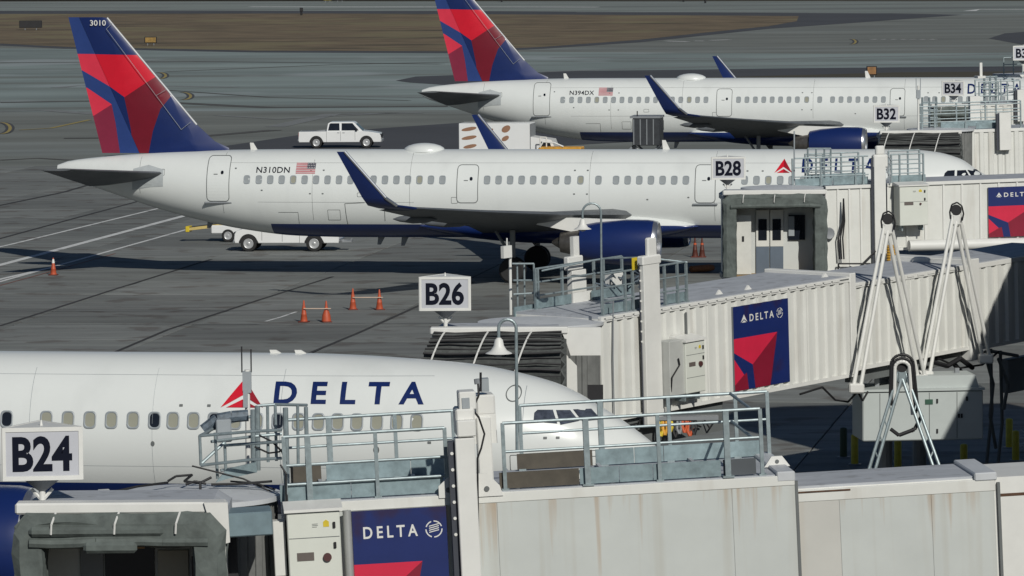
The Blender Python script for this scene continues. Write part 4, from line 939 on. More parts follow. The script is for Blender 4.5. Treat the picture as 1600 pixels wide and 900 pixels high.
b = B(); b24.rect(b, 740, 692, 776, 648, .3, .32); b.xf(Matrix.Identity(4)); b.obj("crossbar_bracket", WHITE2, T)
cable("cable", [V(747, 600, -.0), V(748, 618, -.1), V(738, 640, -.1), V(748, 652, -.2), V(757, 678, -.2), V(752, 700, -.3), V(746, 716, -.3), V(748, 900, -.3)], .018)
for px, py in ((760, 761), (700, 763)):
    x, z = b24.p(px, py, .02); b = B(); s2 = 1 if px > 730 else -1; b.prism([(x - .22, z - .15), (x + .25 * s2 + .02, z - .15), (x + .22 * s2, z + .02), (x + .02 * s2, z + .24), (x - .22, z + .24)] if s2 > 0 else [(x - .16, z - .15), (x + .1, z - .15), (x + .1, z + .24), (x + .02, z + .2), (x - .16, z + .05)], -.04, .0); g_ = b.obj("gusset_plate", WHITE2, T)
    b = B(); b.tube((x, -.041, z - .02), (x, -.06, z - .02), .045, 12); b.obj("bolt", SEAM, g_)
# corner post right of the cabinet
b = B(); a = b24.V(541, 785, -.25); b.tube((a.x, -.25, -.1), (a.x, -.25, h - .12), .07, 14); b.obj("downpipe", mat("pipe_grey", (.42, .43, .42), .4, .3), T, smooth=True)
cabinet(b24, "large white electrical cabinet beside the lowest blue advertising panel", 450, 797, 533, 960, .45)
poster(b24, "blue and red advertising panel half cut by the bottom edge of the photo", 503, 802, b24.p(697, 800, -.075)[0] - b24.p(503, 802, -.075)[0], 2.35, cut=b24.p(549, 800, -.075)[0] - b24.p(503, 802, -.075)[0])
# cab B24
Mc, w2, H = cab(b24, 32, 348, 795, 79.0, 0.0, 2.9, "open", hood_d=.75)
X = lambda b: b.xf(Mc)
for x0, x1, z0, z1, y, m_, nm in ((-.35, .45, .05, 2.2, .88, GLASS, "door_glass"), (-.75, -.38, .05, 2.25, .90, GREYP, "door_leaf"), (.5, 1.0, .05, 2.1, .88, CREAM, "door_leaf"), (1.05, 1.5, 1.0, 2.0, .86, GLASS, "window_glass")):
    b = B(); b.bx(x0, x1, y, y + .04, z0, z1, bev=.008); X(b).obj(nm, m_, T)
b = B(); b.bx(-.62, .32, .5, .6, H - .72, H - .66); X(b).obj("ceiling_lamp", mat("lamp_tube", (.50, .30, .14), .5), T)
b = B(); b.prism([(-w2 + .38, .9), (-w2 + .9, .6), (-w2 + 1.25, .2), (-w2 + .38, .1)], .1, .2); X(b).obj("safety_panel", WINGG, T)
b = B(); b.bx(-w2 + .38, -w2 + .5, -.2, -.1, 0.05, 1.7); X(b).obj("door_jamb", CREAM, T)
b = B(); b.prism([(w2 - .28, H + .12), (w2 + .10, H + .12), (w2 + .13, H - .52), (w2 - .02, H - .56), (w2 - .10, H - .5)], -.36, -.28); X(b).obj("canopy_bracket", WHITE2, T)
b = B(); b.bx(w2 + .02, w2 + .06, -.34, -.30, 0, H - .5); X(b).obj("bracket_strut", WHITE2, T)
b = B(); b.bx(-w2 + .2, w2 - .9, -hd_ if False else -.80, -.5, H - .36, H - .2, bev=.05); X(b).obj("fabric_roll", BELLOW, T)
b = B(); b.bx(-.55, .3, -.86, -.72, H - .62, H - .44, bev=.05); X(b).obj("sagging_flap", DARK and BELLOW, T)
rotunda(b24, 305, 765, 82.7, 1.45, atY(305, 765, 82.7).z, 2.9)
b = B(); b24.rect(b, 352, 836, 426, 803, -1.7, -.9, bev=.02); b.obj("actuator_box", mat("blue_grey_steel", (.19, .26, .29), .5, .3, var=.15, scale=4), T)
b = B(); corrugated(b, b24.p(366, 850, .3)[0], b24.p(449, 850, .3)[0], -.05, h - .3, .3, pitch=.16, depth=.03); b.obj("corrugated_wall", mat("curtain_slats", (.16, .165, .16)), T)
b = B(); b24.rect(b, 428, 900, 447, 815, -.3, 0, bev=.01); b.obj("side_post", WHITE, T)
b = B(); b24.rect(b, 352, 935, 372, 838, -.5, -.3); b.obj("dark_flap", DARK, T)
gate_sign("B24", "largest gate sign B24 standing on the cab roof at the left edge", 66, 709, 79.6, 124, 7.0, atY(70, 795, 79.6).z + .1)
for pts in ([V(262, 752, 1.2), V(275, 744, 1.2), V(300, 742, 1.2), V(288, 752, 1.0), V(312, 755, .9), V(330, 746, 1.0)], [V(290, 757, .6), V(305, 752, .6), V(322, 756, .6)], [V(313, 752, .5), V(313, 775, .4), V(311, 783, .3)], [V(180, 768, .3), V(215, 760, .6), V(262, 754, 1.1)], [V(330, 757, .9), V(372, 756, .9), V(425, 752, .8)]): cable("cable", pts, .022)
b = B(); b24.rect(b, 152, 778, 172, 768, .0, .3, bev=.02); b.obj("roof_fitting", WHITE2, T)
# radio mast behind the platform
mb = atY(388, 735, 85.5); mt = thing("radio_mast", "thin white radio mast with two whips, beside the small railed platform", "antenna", mb)
b = B(); b.tube((0, 0, 0), (0, 0, 1.75), .045, 10); b.obj("mast_pole", WHITE2, mt, smooth=True)
b = B(); b.bx(-.08, .07, -.06, .06, 1.35, 1.72); b.bx(-.07, .01, -.09, -.02, 1.1, 1.4); b.obj("radio_unit", WINGG, mt)
for dx_, hh in ((-.09, 2.0), (.07, 1.95)): b = B(); b.tube((dx_, 0, 1.7), (dx_, 0, hh + .15), .012, 6); b.obj("whip", DARK, mt)
gooseneck("gooseneck lamp in front of the nearest airliner's nose, on the B24 walkway", atY(808, 706, 84.9), 2.28, .30)

# ================= gate B26 bridge
b26 = Br("white corrugated jet bridge docked at the nearest airliner's far side, sloping up to the right", 937, 497, 130.0, 49.0, 2.05, 2.68)
T = b26.T; h = 2.68; XR = lambda px, py=480, y=0: b26.p(px, py, y)[0]; V = b26.V
x0, x1, x2, x3 = 0.0, XR(1334), XR(1515), XR(1700)
def tunnel(br, xa, xb, za, zb, ya, yb, pitch, depth, nm="corrugated_wall", m=WHITE, roofm=ROOFM):
    n = max(1, round((xb - xa) / 2.4)); L_ = (xb - xa) / n
    for k in range(n): b = B(); corrugated(b, xa + k * L_, xa + (k + 1) * L_ - .01, za, zb - .12, ya, pitch, depth); b.obj(nm, m, br.T)
    b = B(); b.bx(xa, xb, ya + .01, yb, za + .02, zb - .03); b.obj("tunnel_section", WHITE2, br.T)
    b = B(); b.bx(xa, xb, ya - .07, ya + .06, zb - .12, zb + .02, bev=.01); b.obj("edge_beam", WHITE2, br.T); b = B(); b.bx(xa, xb, ya - .07, ya + .06, za - .10, za - .002); b.obj("floor_beam", WHITE2, br.T)
    b = B(); b.bx(xa, xb, ya + .061, yb, zb - .03, zb + .03); b.obj("roof", roofm, br.T)
tunnel(b26, x0, x1, 0, h, 0, 2.9, .42, .06); tunnel(b26, x1 + .02, x2, 0.12, h - .22, .12, 2.75, .42, .05)
b = B(); b.bx(x1 - .25, x1 + .015, -.09, 2.95, -.05, h + .12, bev=.02); b.obj("section_end_frame", WHITE2, T)
b = B(); b.bx(x2, x2 + .5, -.02, 2.8, -.3, h - .05, bev=.02); b.obj("section_end_frame", WHITE2, T)
tunnel(b26, x2 + .52, x3, 0.05, h - .25, .2, 2.7, .5, .08)
b = B(); nclip = 26
b.bx(x0 + .1, x1 - .3, -.082, -.071, h - .045, h - .015); sl = b.obj("roof_seal_strip", SEAM, T)
clip = B(); clip.bx(-.16, .16, -.012, 0, -.03, .03); cm = clip.mesh("edge_clip", WHITE2)
for k in range(nclip): mkobj("edge_clip", cm, T, (x0 + .3 + (x1 - x0 - .8) * k / nclip, -.084, h - .03))
for k in range(10): mkobj("edge_clip", cm, T, (x1 + .3 + (x2 - x1 - .6) * k / 10, .04, h - .25))
for px, py in ((1125, 462), (1170, 454), (1290, 432)): a = b26.p(px, py, .5); b = B(); b.prism([(a[0] - .13, h + .03), (a[0] + .13, h + .03), (a[0], h + .15)], .5, .56); b.obj("lifting_eye", WHITE2, T)
lift_column(b26, 1009, 404, 1034, 668, -.26, -.08, holes=8, chw=.05)
b = B(); b26.rect(b, 1005, 412, 1034, 401, -.28, -.04, bev=.04); b26.rect(b, 1013, 401, 1027, 372, -.24, -.1, bev=.04); b.obj("column_head", WHITE2, T)
lift_column(b26, 895, 420, 917, 478, 2.95, 3.15, dark=False); b = B(); b26.rect(b, 888, 420, 912, 402, 2.92, 3.1, bev=.03); b26.rect(b, 896, 402, 905, 370, 2.98, 3.1); b.obj("column_head", WHITE2, T)
b = B(); a = V(905, 470, 2.88); b.bx(a.x - .35, a.x + .45, 2.8, 2.86, h + .03, h + .3); b.obj("gusset_plate", WHITE2, T)
zr = h + .03
b26.rails(.15, [942, 978, 990, 1040, 1060, 1074], zr + 1.08, zr, [zr + .72, zr + .36]); b26.rails(2.75, [838, 842, 880, 930, 945, 974], zr + 1.08, zr, [zr + .72, zr + .36])
for y, xa_, xb_ in ((.2, 942, 1005), (.2, 1040, 1074), (2.7, 838, 893), (2.7, 925, 990)):
    b = B(); b.bx(b26.p(xa_, 460, y)[0], b26.p(xb_, 460, y)[0], y, y + .03, zr + .02, zr + .27); b.obj("kick_board", GALVD, T)
P_ = lambda px, py, y: V(px, py, y)
def prun(br, pts, r=.026, nm="platform_rail"): b = B(); b.path(pts, r, 6); return b.obj(nm, GALV, br.T, smooth=True)
for pts in ([P_(800, 412, 3.2), P_(834, 412, 2.9), P_(835, 470, 2.9)], [P_(802, 438, 3.0), P_(834, 438, 2.9)], [P_(819, 412, 3.2), P_(820, 478, 3.2)], [P_(802, 460, 3.2), P_(834, 458, 2.9)], [P_(808, 412, 3.2), P_(809, 482, 3.2)],
            [P_(846, 423, 2.8), P_(942, 404, 2.2), P_(1005, 402, 1.0), P_(1074, 410, .1)]): prun(b26, pts)
b = B(); b26.rect(b, 804, 492, 836, 480, 2.9, 2.94); b.obj("kick_board", GALVD, T)
b = B(); b26.rect(b, 958, 445, 976, 428, 1.4, 1.7, bev=.02); b.obj("junction_box", WHITE2, T)
b = B(); b26.rect(b, 988, 421, 996, 403, .1, .12); b.obj("yellow_tag", YELL, T)
b = B()
for k in range(14):
    u = random.uniform(930, 1000); vv = random.uniform(430, 455); b.path([P_(u, vv, 1.5), P_(u + random.uniform(-14, 14), vv + random.uniform(-10, 10), 1.3), P_(u + random.uniform(-18, 18), vv + random.uniform(0, 14), 1.5)], .022, 5)
reg(b.obj("hose_tangle", mat("blue_grey_cable", (.10, .13, .16)), T), kind="stuff")
b = B(); a = V(798, 492, 3.4); b.tube((a.x, 3.4, a.z), V(797, 386, 3.4), .04, 8); b.path([V(792, 395, 3.4), V(792, 372, 3.4)], .02); b26.rect(b, 787, 402, 800, 385, 3.3, 3.4); b.obj("instrument_mast", WHITE2, T)
gooseneck("gooseneck lamp standing before the blue engine of the N310DN airliner", atY(940, 482, 129.4), 2.75, .48)
cabinet(b26, "white electrical cabinet left of the middle blue advertising panel", 1072, 530, 1102, 616, .5)
b = B(); a, c = b26.p(1048, 620, -.5), b26.p(1070, 530, -.5); b.bx(a[0], c[0], -.5, -.07, a[1], c[1], bev=.015); b.obj("side_cabinet", mat("cabinet_grey_white", (.45, .46, .44), .5), T)
cable("wall_cable", [V(958, 470, -.1), V(958, 560, -.1), V(960, 660, -.1)], .018, GREYP, T); cable("wall_seam", [V(1072, 488, -.1), V(1073, 528, -.1)], .03, SEAM, T)
cable("cable", [V(1060, 560, -.55), V(1062, 570, -.55), V(1050, 590, -.55), V(1047, 640, -.4), V(1048, 670, -.3)], .022, par=T)
poster(b26, "blue and red advertising panel on the corrugated B26 bridge, fully in view", 1145, 480, b26.p(1231, 467, -.075)[0] - b26.p(1145, 480, -.075)[0], 2.3)
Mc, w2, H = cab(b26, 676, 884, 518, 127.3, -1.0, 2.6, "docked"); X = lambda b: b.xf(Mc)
rotunda(b26, 845, 498, 130.2, 1.66, atY(845, 498, 130.2).z, 2.5)
b = B(); b.prism([(w2 - .15, H + .1), (w2 + .9, H + .1), (w2 + .9, H - .62), (w2 + .12, H - .62), (w2 + .02, H - .3)], -.25, -.1); X(b).obj("canopy_side_panel", WHITE2, T)
b = B(); b.prism([(w2 + .02, H - .62), (w2 + .28, H - .9), (w2 + .3, .1), (w2 + .02, .1)], -.12, -.08); X(b).obj("canopy_strut", WHITE2, T)
b = B(); b.bx(w2 + .55, w2 + .95, -.05, .0, 0.0, 1.2); X(b).obj("dark_flap", DARK, T)
gate_sign("B26", "gate sign B26 standing above the grey bellows of the middle bridge", 695, 459, 127.6, 80, -1.0, atY(695, 512, 127.6).z - .02)
# struts under and on the tunnel
def hoist(br, label, apex, footL, footR, y, lattice=False, mt_=WHITE2, r=.075):
    A, Lf, Rf = [br.M @ br.V(p[0], p[1], y) if br else p for p in (apex, footL, footR)]
    if lattice:                                                  # carry on down to the ground
        Lf = A + (Lf - A) * (A.z / (A.z - Lf.z)); Rf = A + (Rf - A) * (A.z / (A.z - Rf.z))
    base = (Lf + Rf) / 2; O = thing("cable_hoist_frame", label, "hoist frame", base, (0, 0, 0), "A-shaped cable hoist frames"); A, Lf, Rf = A - base, Lf - base, Rf - base
    for F_ in (Lf, Rf):
        sgn = 1 if F_.x > A.x else -1; o1, o2 = Vector((sgn * .09, 0, -.15)), Vector((-sgn * .03, .0, -.2)); b = B()
        b.tube(A + o1, F_ + Vector((.09 * sgn, 0, 0)), r * .72, 10); b.tube(A + o2 , F_ + Vector((-.11 * sgn, 0.02, 0)), r * .72, 10)
        if lattice:
            for k in range(14): u = k / 14; v = (k + .5) / 14; b.tube((A + o1).lerp(F_ + Vector((.09 * sgn, 0, 0)), u), (A + o2).lerp(F_ + Vector((-.11 * sgn, 0.02, 0)), v), .018, 5)
        b.obj("frame_leg", mt_, O, smooth=True)
    b = B(); b.bx(A.x - .13, A.x + .13, -.08 + A.y, .08 + A.y, A.z - .45, A.z - .12, bev=.05); b.obj("head_bracket", mt_, O)
    b = B(); b.lathe([(-.07, .06), (-.07, .15), (-.03, .12), (.03, .12), (.07, .15), (.07, .06)], (A.x, A.y, A.z), axis='y', n=20, cap=True); b.obj("pulley", DARK, O, smooth=True)
    b = B(); b.path([A + Vector((-.17, -.1, -.25)), A + Vector((-.19, -.1, -.05)), A + Vector((-.13, -.1, .16)), A + Vector((0.02, -.1, .22)), A + Vector((.15, -.1, .12)), A + Vector((.20, -.1, -.1)), A + Vector((.16, -.1, -.3))], .026, 6); b.obj("hose", DARK, O, smooth=True)
    if not lattice:
        for F_ in (Lf, Rf): b = B(); b.bx(F_.x - .22, F_.x + .2, F_.y - .12, F_.y + .35, F_.z - .22, F_.z + .05, bev=.04); b.obj("foot_bracket", mt_, O)
    return O
hoist(b26, "white A-shaped hoist frame, the left one against the corrugated B26 tunnel", (1387, 342), (1339, 602), (1440, 588), -.55)
hoist(b26, "white A-shaped hoist frame, the right one against the corrugated B26 tunnel", (1494, 328), (1447, 582), (1541, 556), -.45)
lat = [atY(1409, 572, 127.0), atY(1361, 736, 126.2), atY(1467, 736, 126.2)]
O = hoist(None, "dark lattice A-frame with black hose looped over its top, lower right", *lat, 0, lattice=True, mt_=GALV, r=.06)
A_ = lat[0]; base = MW[O.name].to_translation(); A_ = A_ - base
for dr, m_, zz in ((.29, DARK, .05), (.245, DARK, .0), (.19, WHITE2, -.04)):
    b = B(); b.path([A_ + Vector((-dr * 1.1, -.1 - dr * .2, -1.0 + zz))] + [A_ + Vector((-dr * math.cos(t), -.1 - dr * .2, zz + dr * .9 * math.sin(t))) for t in [math.pi * k / 8 for k in range(9)]] + [A_ + Vector((dr * 1.4, -.1 - dr * .2, -1.2 + zz))], .038 if m_ is DARK else .05, 8); b.obj("hose", m_, O, smooth=True)
b = B(); b.path([A_ + Vector((.5, -.2, -1.25)), A_ + Vector((.3, -.3, -1.6)), A_ + Vector((-.1, -.3, -1.75)), A_ + Vector((-.3, -.2, -1.6))], .05, 8); b.obj("hose", DARK, O, smooth=True)
for pts in ([V(1250, 616, -.05), V(1285, 605, -.05), V(1305, 625, -.05), V(1325, 628, -.05), V(1340, 612, -.4)], [V(1340, 612, -.5), V(1348, 626, -.5), V(1356, 612, -.5)], [V(1436, 592, -.5), V(1440, 612, -.5), V(1452, 604, -.5)], [V(1466, 560, .1), V(1500, 575, .1), V(1535, 570, .1), V(1560, 550, .1)]): cable("cable", pts, .03, par=T)
b = B(); b.bx(x1 + .3, x2 + .2, .3, .6, -.35, .05); b.bx(x1 + .3, x2 + .2, 2.2, 2.5, -.35, .05); b.obj("underframe", SEAM, T)
b = B(); b26.rect(b, 945, 672, 1130, 664, .1, .3); b26.rect(b, 945, 660, 1130, 655, 1.1, 1.3)
b.obj("underframe", SEAM, T)
for k in range(8): cable("cable", [V(960 + 20 * k, 655, .0), V(955 + 22 * k, 668 + random.uniform(-4, 6), -.1), V(975 + 20 * k, 664 + random.uniform(-6, 6), .0)], .025, par=T)
# wheeled lift column under the tunnel
gx = XR(1470); gl = b26.w(gx, 1.4, 0); b = B()
for dy in (-.9, .9): b.tube((gl.x + dy * .6, gl.y + dy * .7, .9), (gl.x + dy * .6, gl.y + dy * .7, gl.z - .1), .2, 12)
b.bx(gl.x - 1.4, gl.x + 1.4, gl.y - .3, gl.y + .3, .55, 1.0); b.xf(b26.Mi); dc = b.obj("drive_column", GREYP, T)
for dx_ in (-.95, .95):
    b = B(); b.lathe([(-.18, .25), (-.2, .5), (-.1, .56), (.1, .56), (.2, .5), (.18, .25)], (gl.x + dx_, gl.y, .56), axis='y', n=24, cap=True); b.xf(b26.Mi); b.obj("wheel", TYRE, dc, smooth=True)
# cooling unit slung below
pu = thing("cooling_unit", "large pale box unit slung under the B26 bridge behind the yellow bollards, half in shade", "cooling unit", atY(1348, 690, 139.3), (0, 0, R(6)))
W_, H_ = 3.44, 1.40; PW = mat("unit_pale_green_white", (.46, .50, .49), .5, var=.05)
b = B(); b.bx(0, W_, 0, 1.7, 0, H_, bev=.03); b.obj("housing", PW, pu)
b = B(); b.bx(-.02, W_ + .04, -.06, 1.74, H_ + .002, H_ + .07); b.prism([(1.1, H_ + .07), (W_ - .1, H_ + .07), (W_ - .2, H_ + .42), (1.5, H_ + .42)], .1, 1.4); b.obj("top_cover", PW, pu)
for fx in (.14, .55, .78): b = B(); b.bx(W_ * fx, W_ * fx + .02, -.006, 0, .05, H_ - .05); b.obj("door_gap", SEAM, pu)
for x_, z_ in ((1.4, .25), (2.1, 1.05), (2.1, .2), (2.72, .62), (2.8, .62), (2.95, 1.1)): b = B(); b.bx(x_, x_ + .05, -.03, 0, z_, z_ + .12); b.obj("latch", DARK, pu)
b = B(); b.bx(1.78, 2.0, -.02, 0, 1.02, 1.16); b.obj("label", mat("green_label", (.03, .09, .06), .5), pu)
for x_ in (.5, 2.8): b = B(); b.bx(x_, x_ + .12, .8, .92, H_, H_ + .55); b.obj("hanger", GREYP, pu)
for pts in ([V(1548, 545, 1.0), V(1550, 640, 1.0), V(1540, 740, 1.0)], [V(1563, 548, 1.2), V(1566, 660, 1.2), V(1558, 740, 1.2)], [V(1540, 556, .4), V(1552, 600, .4), V(1547, 650, .5), V(1556, 700, .6)], [V(1520, 560, .2), V(1545, 548, .2), V(1590, 556, .2)], [V(1560, 560, .2), V(1575, 600, .2), V(1568, 640, .3)]): cable("pipe", pts, .055, SEAM, T)
b = B(); b26.rect(b, 1576, 602, 1640, 562, 1.2, 1.5, bev=.02); b.obj("junction_box", GREYP, T)
for pts in ([V(1455, 565, .0), V(1480, 572, .0), V(1500, 560, .0), V(1520, 575, .0)], [V(1450, 600, -.3), V(1460, 612, -.3), V(1470, 590, -.2)], [V(1480, 556, 1.0), V(1505, 585, 1.0)]): cable("hose", pts, .07, DARK, T)
# coloured hose reel below the bridge
hr = atY(1052, 700, 131.5); hrt = thing("hose_reel", "small orange and yellow hose bundle hanging under the B26 bridge beyond the airliner's nose", "hose reel", hr)
b = B(); b.bx(-.9, 1.2, -.1, .3, .75, .85); b.obj("support_bar", GREYP, hrt)
for k, (x_, m_) in enumerate(((-.33, YELL), (-.22, ORGY), (-.08, YELL), (.06, DARK), (.16, GREYP), (.30, ORANGE), (.44, ORANGE), (.55, DARK))):
    b = B(); zz = .45 + .06 * (k % 3); b.path([Vector((x_ - .05, 0, .8)), Vector((x_ - .06, -.08, zz)), Vector((x_, -.1, zz - .12 - .03 * (k % 2))), Vector((x_ + .06, -.08, zz + .02)), Vector((x_ + .03, 0, .78))], .045, 8); b.obj("hose_loop", m_, hrt, smooth=True)

# ================= gate B28 bridge
b28 = Br("white ribbed jet bridge whose grey-hooded cab faces the empty stand with orange cones", 1290, 292, 192.0, 15.0, 0.75, 3.25)
T = b28.T; h = 3.25; V = b28.V; XR = lambda px, py=285, y=0: b28.p(px, py, y)[0]
def ribbed(br, xa, xb, za, zb, ya, yb, pitch):
    n = max(1, int((xb - xa) / pitch))
    for k in range(n): b = B(); b.bx(xa + k * (xb - xa) / n + .02, xa + (k + 1) * (xb - xa) / n - .02, ya - .02, ya + .03, za, zb - .10, bev=.01); b.obj("wall_panel", WHITE, br.T)
    for k in range(n + 1): b = B(); b.bx(xa + k * (xb - xa) / n - .035, xa + k * (xb - xa) / n + .035, ya - .07, ya + .03, za, zb - .10); b.obj("wall_rib", WHITE2, br.T)
    b = B(); b.bx(xa, xb, ya + .03, yb, za, zb - .03); b.obj("tunnel_section", WHITE2, br.T)
    b = B(); b.bx(xa - .03, xb + .03, ya - .10, ya + .06, zb - .10, zb + .03, bev=.01); b.obj("edge_beam", WHITE2, br.T); b = B(); b.bx(xa, xb, ya - .08, ya + .06, za - .1, za); b.obj("floor_beam", WHITE2, br.T)
    b = B(); b.bx(xa, xb, ya + .061, yb, zb - .03, zb + .03); b.obj("roof", ROOFM, br.T)
ribbed(b28, 0, XR(1362), 0, h, 0, 3.0, .42); ribbed(b28, XR(1387), XR(1760), .78, h + .02, .05, 2.9, .72)
lift_column(b28, 1367, 244, 1385, 428, -.30, -.08, chw=.08); b = B(); b28.rect(b, 1365, 262, 1388, 242, -.28, .0, bev=.05); b28.rect(b, 1369, 242, 1383, 228, -.25, -.05, bev=.05); b.obj("column_head", WHITE2, T)
b = B()
for k in range(7): b.tube(V(1385 + random.uniform(-8, 8), 240 + 6 * k, -.1), V(1387 + random.uniform(-8, 8), 252 + 6 * k, -.1), .03, 5)
b.obj("cable_bundle", WINGG, T)
zr = h + .03
b28.rails(.15, [1242, 1286, 1340, 1352], zr + 1.1, zr, [zr + .74, zr + .38], x_ext=(1246, 1360)); b28.rails(.15, [1396, 1409, 1446], zr + 1.12, zr, [zr + .74, zr + .38]); b28.rails(2.8, [1262, 1266, 1290, 1318, 1345], zr + 1.1, zr, [zr + .74, zr + .38]); b28.rails(2.8, [1392, 1422, 1440], zr + 1.1, zr, [zr + .74, zr + .38])
for y, xa_, xb_ in ((.2, 1242, 1300), (.2, 1302, 1356), (.2, 1394, 1446), (2.75, 1262, 1352)):
    b = B(); b.bx(b28.p(xa_, 260, y)[0], b28.p(xb_, 260, y)[0], y, y + .03, zr + .02, zr + .30); b.obj("kick_board", GALVD, T)
for px in (1262, 1275, 1288, 1298): prun(b28, [V(px, 232, 1.5), V(px, 284, 1.5)], .035)
for py in (232, 243, 254, 266): prun(b28, [V(1262, py, 1.5), V(1298, py, 1.5)], .03, "ladder_rung")
b = B(); a = V(1241, 282, 1.0); b.path([a, V(1241, 205, 1.0)], .03); b.obj("whip_antenna", WINGG, T)
Mc, w2, H = cab(b28, 1131, 1288, 302, 188.5, 2.0, 3.15, "open", hood_d=.6); X = lambda b: b.xf(Mc)
DW = mat("door_cream_white", (.62, .62, .58), .5); DG = mat("door_grey_blue", (.10, .13, .17), .5)
for x0_, x1_ in ((-.62, -.12), (-.08, .42)):
    b = B(); b.bx(x0_, x1_, .86, .94, 1.05, 2.45, bev=.01); d_ = X(b).obj("door_leaf", DW, T)
    b = B(); b.bx(x0_, x1_, .86, .94, .03, 1.05); X(b).obj("kick_plate", DG, d_); b = B(); b.bx(x0_ + .09, x1_ - .09, .83, .87, 1.3, 2.1); X(b).obj("window_pane", GLASS, d_)
b = B(); b.bx(.62, 1.25, .84, .94, 1.3, 2.25); X(b).obj("window_glass", GLASS, T)
b = B(); b.bx(.62, .84, .81, .838, 1.45, 2.2); X(b).obj("paper_notice", WINGG, T)
b = B(); b.bx(-w2 + .36, -w2 + 1.05, .25, .35, .05, 2.3); X(b).obj("control_desk_panel", DW, T); b = B(); b.bx(-w2 + .7, -w2 + .78, .22, .26, 1.3, 1.5); X(b).obj("handle", DARK, T)
b = B(); b.bx(-.6, .5, .8, .9, H - .62, H - .56); X(b).obj("ceiling_lamp", WHITE2, T)
rotunda(b28, 1222, 292, 191.6, 1.6, atY(1222, 290, 191.6).z, 3.0)
cabinet(b28, "pale electrical cabinet on the ribbed wall of the B28 bridge, between the two hoist frames", 1406, 290, 1450, 353, .7, kind=1)
poster(b28, "blue and red advertising panel cut by the right edge of the photo", 1544, 293, 2.45, 1.95)
gate_sign("B28", "gate sign B28 seen against the rear half of the N310DN airliner's cabin windows", 1138, 263, 188.6, 53, 3.0, atY(1138, 296, 188.6).z)
b = B(); a = V(1420, 384, -.55); c = V(1760, 376, -.55); b.tube(a, c, .21, 16); b.obj("air_duct", WHITE2, T, smooth=True)
b = B(); a = V(1393, 403, -1.0); rg = []
for k in range(22): z = a.z + .5 - k * .052; rr = .30 + (.03 if k % 2 else -.02); rg.append([Vector((a.x + rr * math.cos(t) * .62, -1.0 + rr * math.sin(t) * .5, z)) for t in [2 * math.pi * q_ / 14 for q_ in range(14)]])
b.rings(rg); b.obj("yellow_flexible_duct", mat("duct_yellow", (.50, .27, .03), .6, var=.2, scale=8), T)
for dx_ in (-.05, .0, .06): cable("hanging_cable", [V(1318, 310, -.3), V(1318 + dx_ * 30, 345, -.3), V(1313 + dx_ * 60, 372, -.3), V(1315 + dx_ * 60, 405, -.3)], .03, par=T)
b = B(); b.lathe([(-.05, .1), (-.08, .2), (.0, .24), (.08, .2), (.1, .1)], tuple(V(1295, 365, -.2)), axis='y', n=18, cap=True); b.obj("reel", GREYP, T, smooth=True)
cable("stair_rail", [V(1310, 424, -.3), V(1310, 412, -.3), V(1360, 412, -.3), V(1360, 420, -.3), V(1310, 424, -.3)], .035, par=T); cable("stair_rail", [V(1340, 420, -.3), V(1368, 392, -.3)], .035, par=T)

# ================= gate B32 bridge, docked at N310DN's far side
b32 = Br("white jet bridge of gate B32 beyond the N310DN airliner's nose", 1500, 204, 234.0, 12.0, 1.0, 2.7)
T = b32.T; h = 2.7; V = b32.V; tunnel(b32, 0, 6.5, 0, h, 0, 2.9, .45, .06)
lift_column(b32, 1562, 176, 1580, 235, -.4, -.08); lift_column(b32, 1516, 150, 1532, 196, 2.8, 3.1, dark=False)
zr = h + .03; b32.rails(.15, [1441, 1446, 1466, 1514, 1562, 1600], zr + 1.15, zr, [zr + .78, zr + .4]); b32.rails(2.8, [1444, 1468, 1500, 1545, 1600], zr + 1.15, zr, [zr + .78, zr + .4])
for px in (1441, 1452, 1463): prun(b32, [V(px, 152, .8), V(px, 204, .8)], .05)
for py in (160, 172, 184, 196): prun(b32, [V(1440, py, .8), V(1465, py, .8)], .04)
for y, xa_, xb_ in ((.2, 1470, 1512), (.2, 1525, 1560), (2.75, 1470, 1560)): b = B(); b.bx(b32.p(xa_, 190, y)[0], b32.p(xb_, 190, y)[0], y, y + .03, zr + .02, zr + .28); b.obj("kick_board", GALVD, T)
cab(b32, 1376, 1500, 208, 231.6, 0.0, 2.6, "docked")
rotunda(b32, 1470, 200, 234.5, 1.6, atY(1470, 199, 234.5).z, 2.5)
gate_sign("B32", "gate sign B32 seen against the farthest airliner's fuselage, left of sign B34", 1385, 178, 231.8, 40, -2.0, atY(1385, 206, 231.8).z)
mb = atY(1435, 204, 232.5); mt = thing("radio_mast", "thin white radio mast right of gate sign B32", "antenna", mb); b = B(); b.tube((0, 0, 0), (0, 0, 2.1), .05, 8); b.obj("mast_pole", WHITE2, mt); b = B(); b.bx(-.1, .1, -.1, .1, 1.5, 1.9); b.obj("radio_unit", WINGG, mt)
for dx_ in (-.1, .1): b = B(); b.tube((dx_, 0, 1.9), (dx_, 0, 2.45), .02, 5); b.obj("whip", WINGG, mt)
mb = atY(1241, 240, 229); 

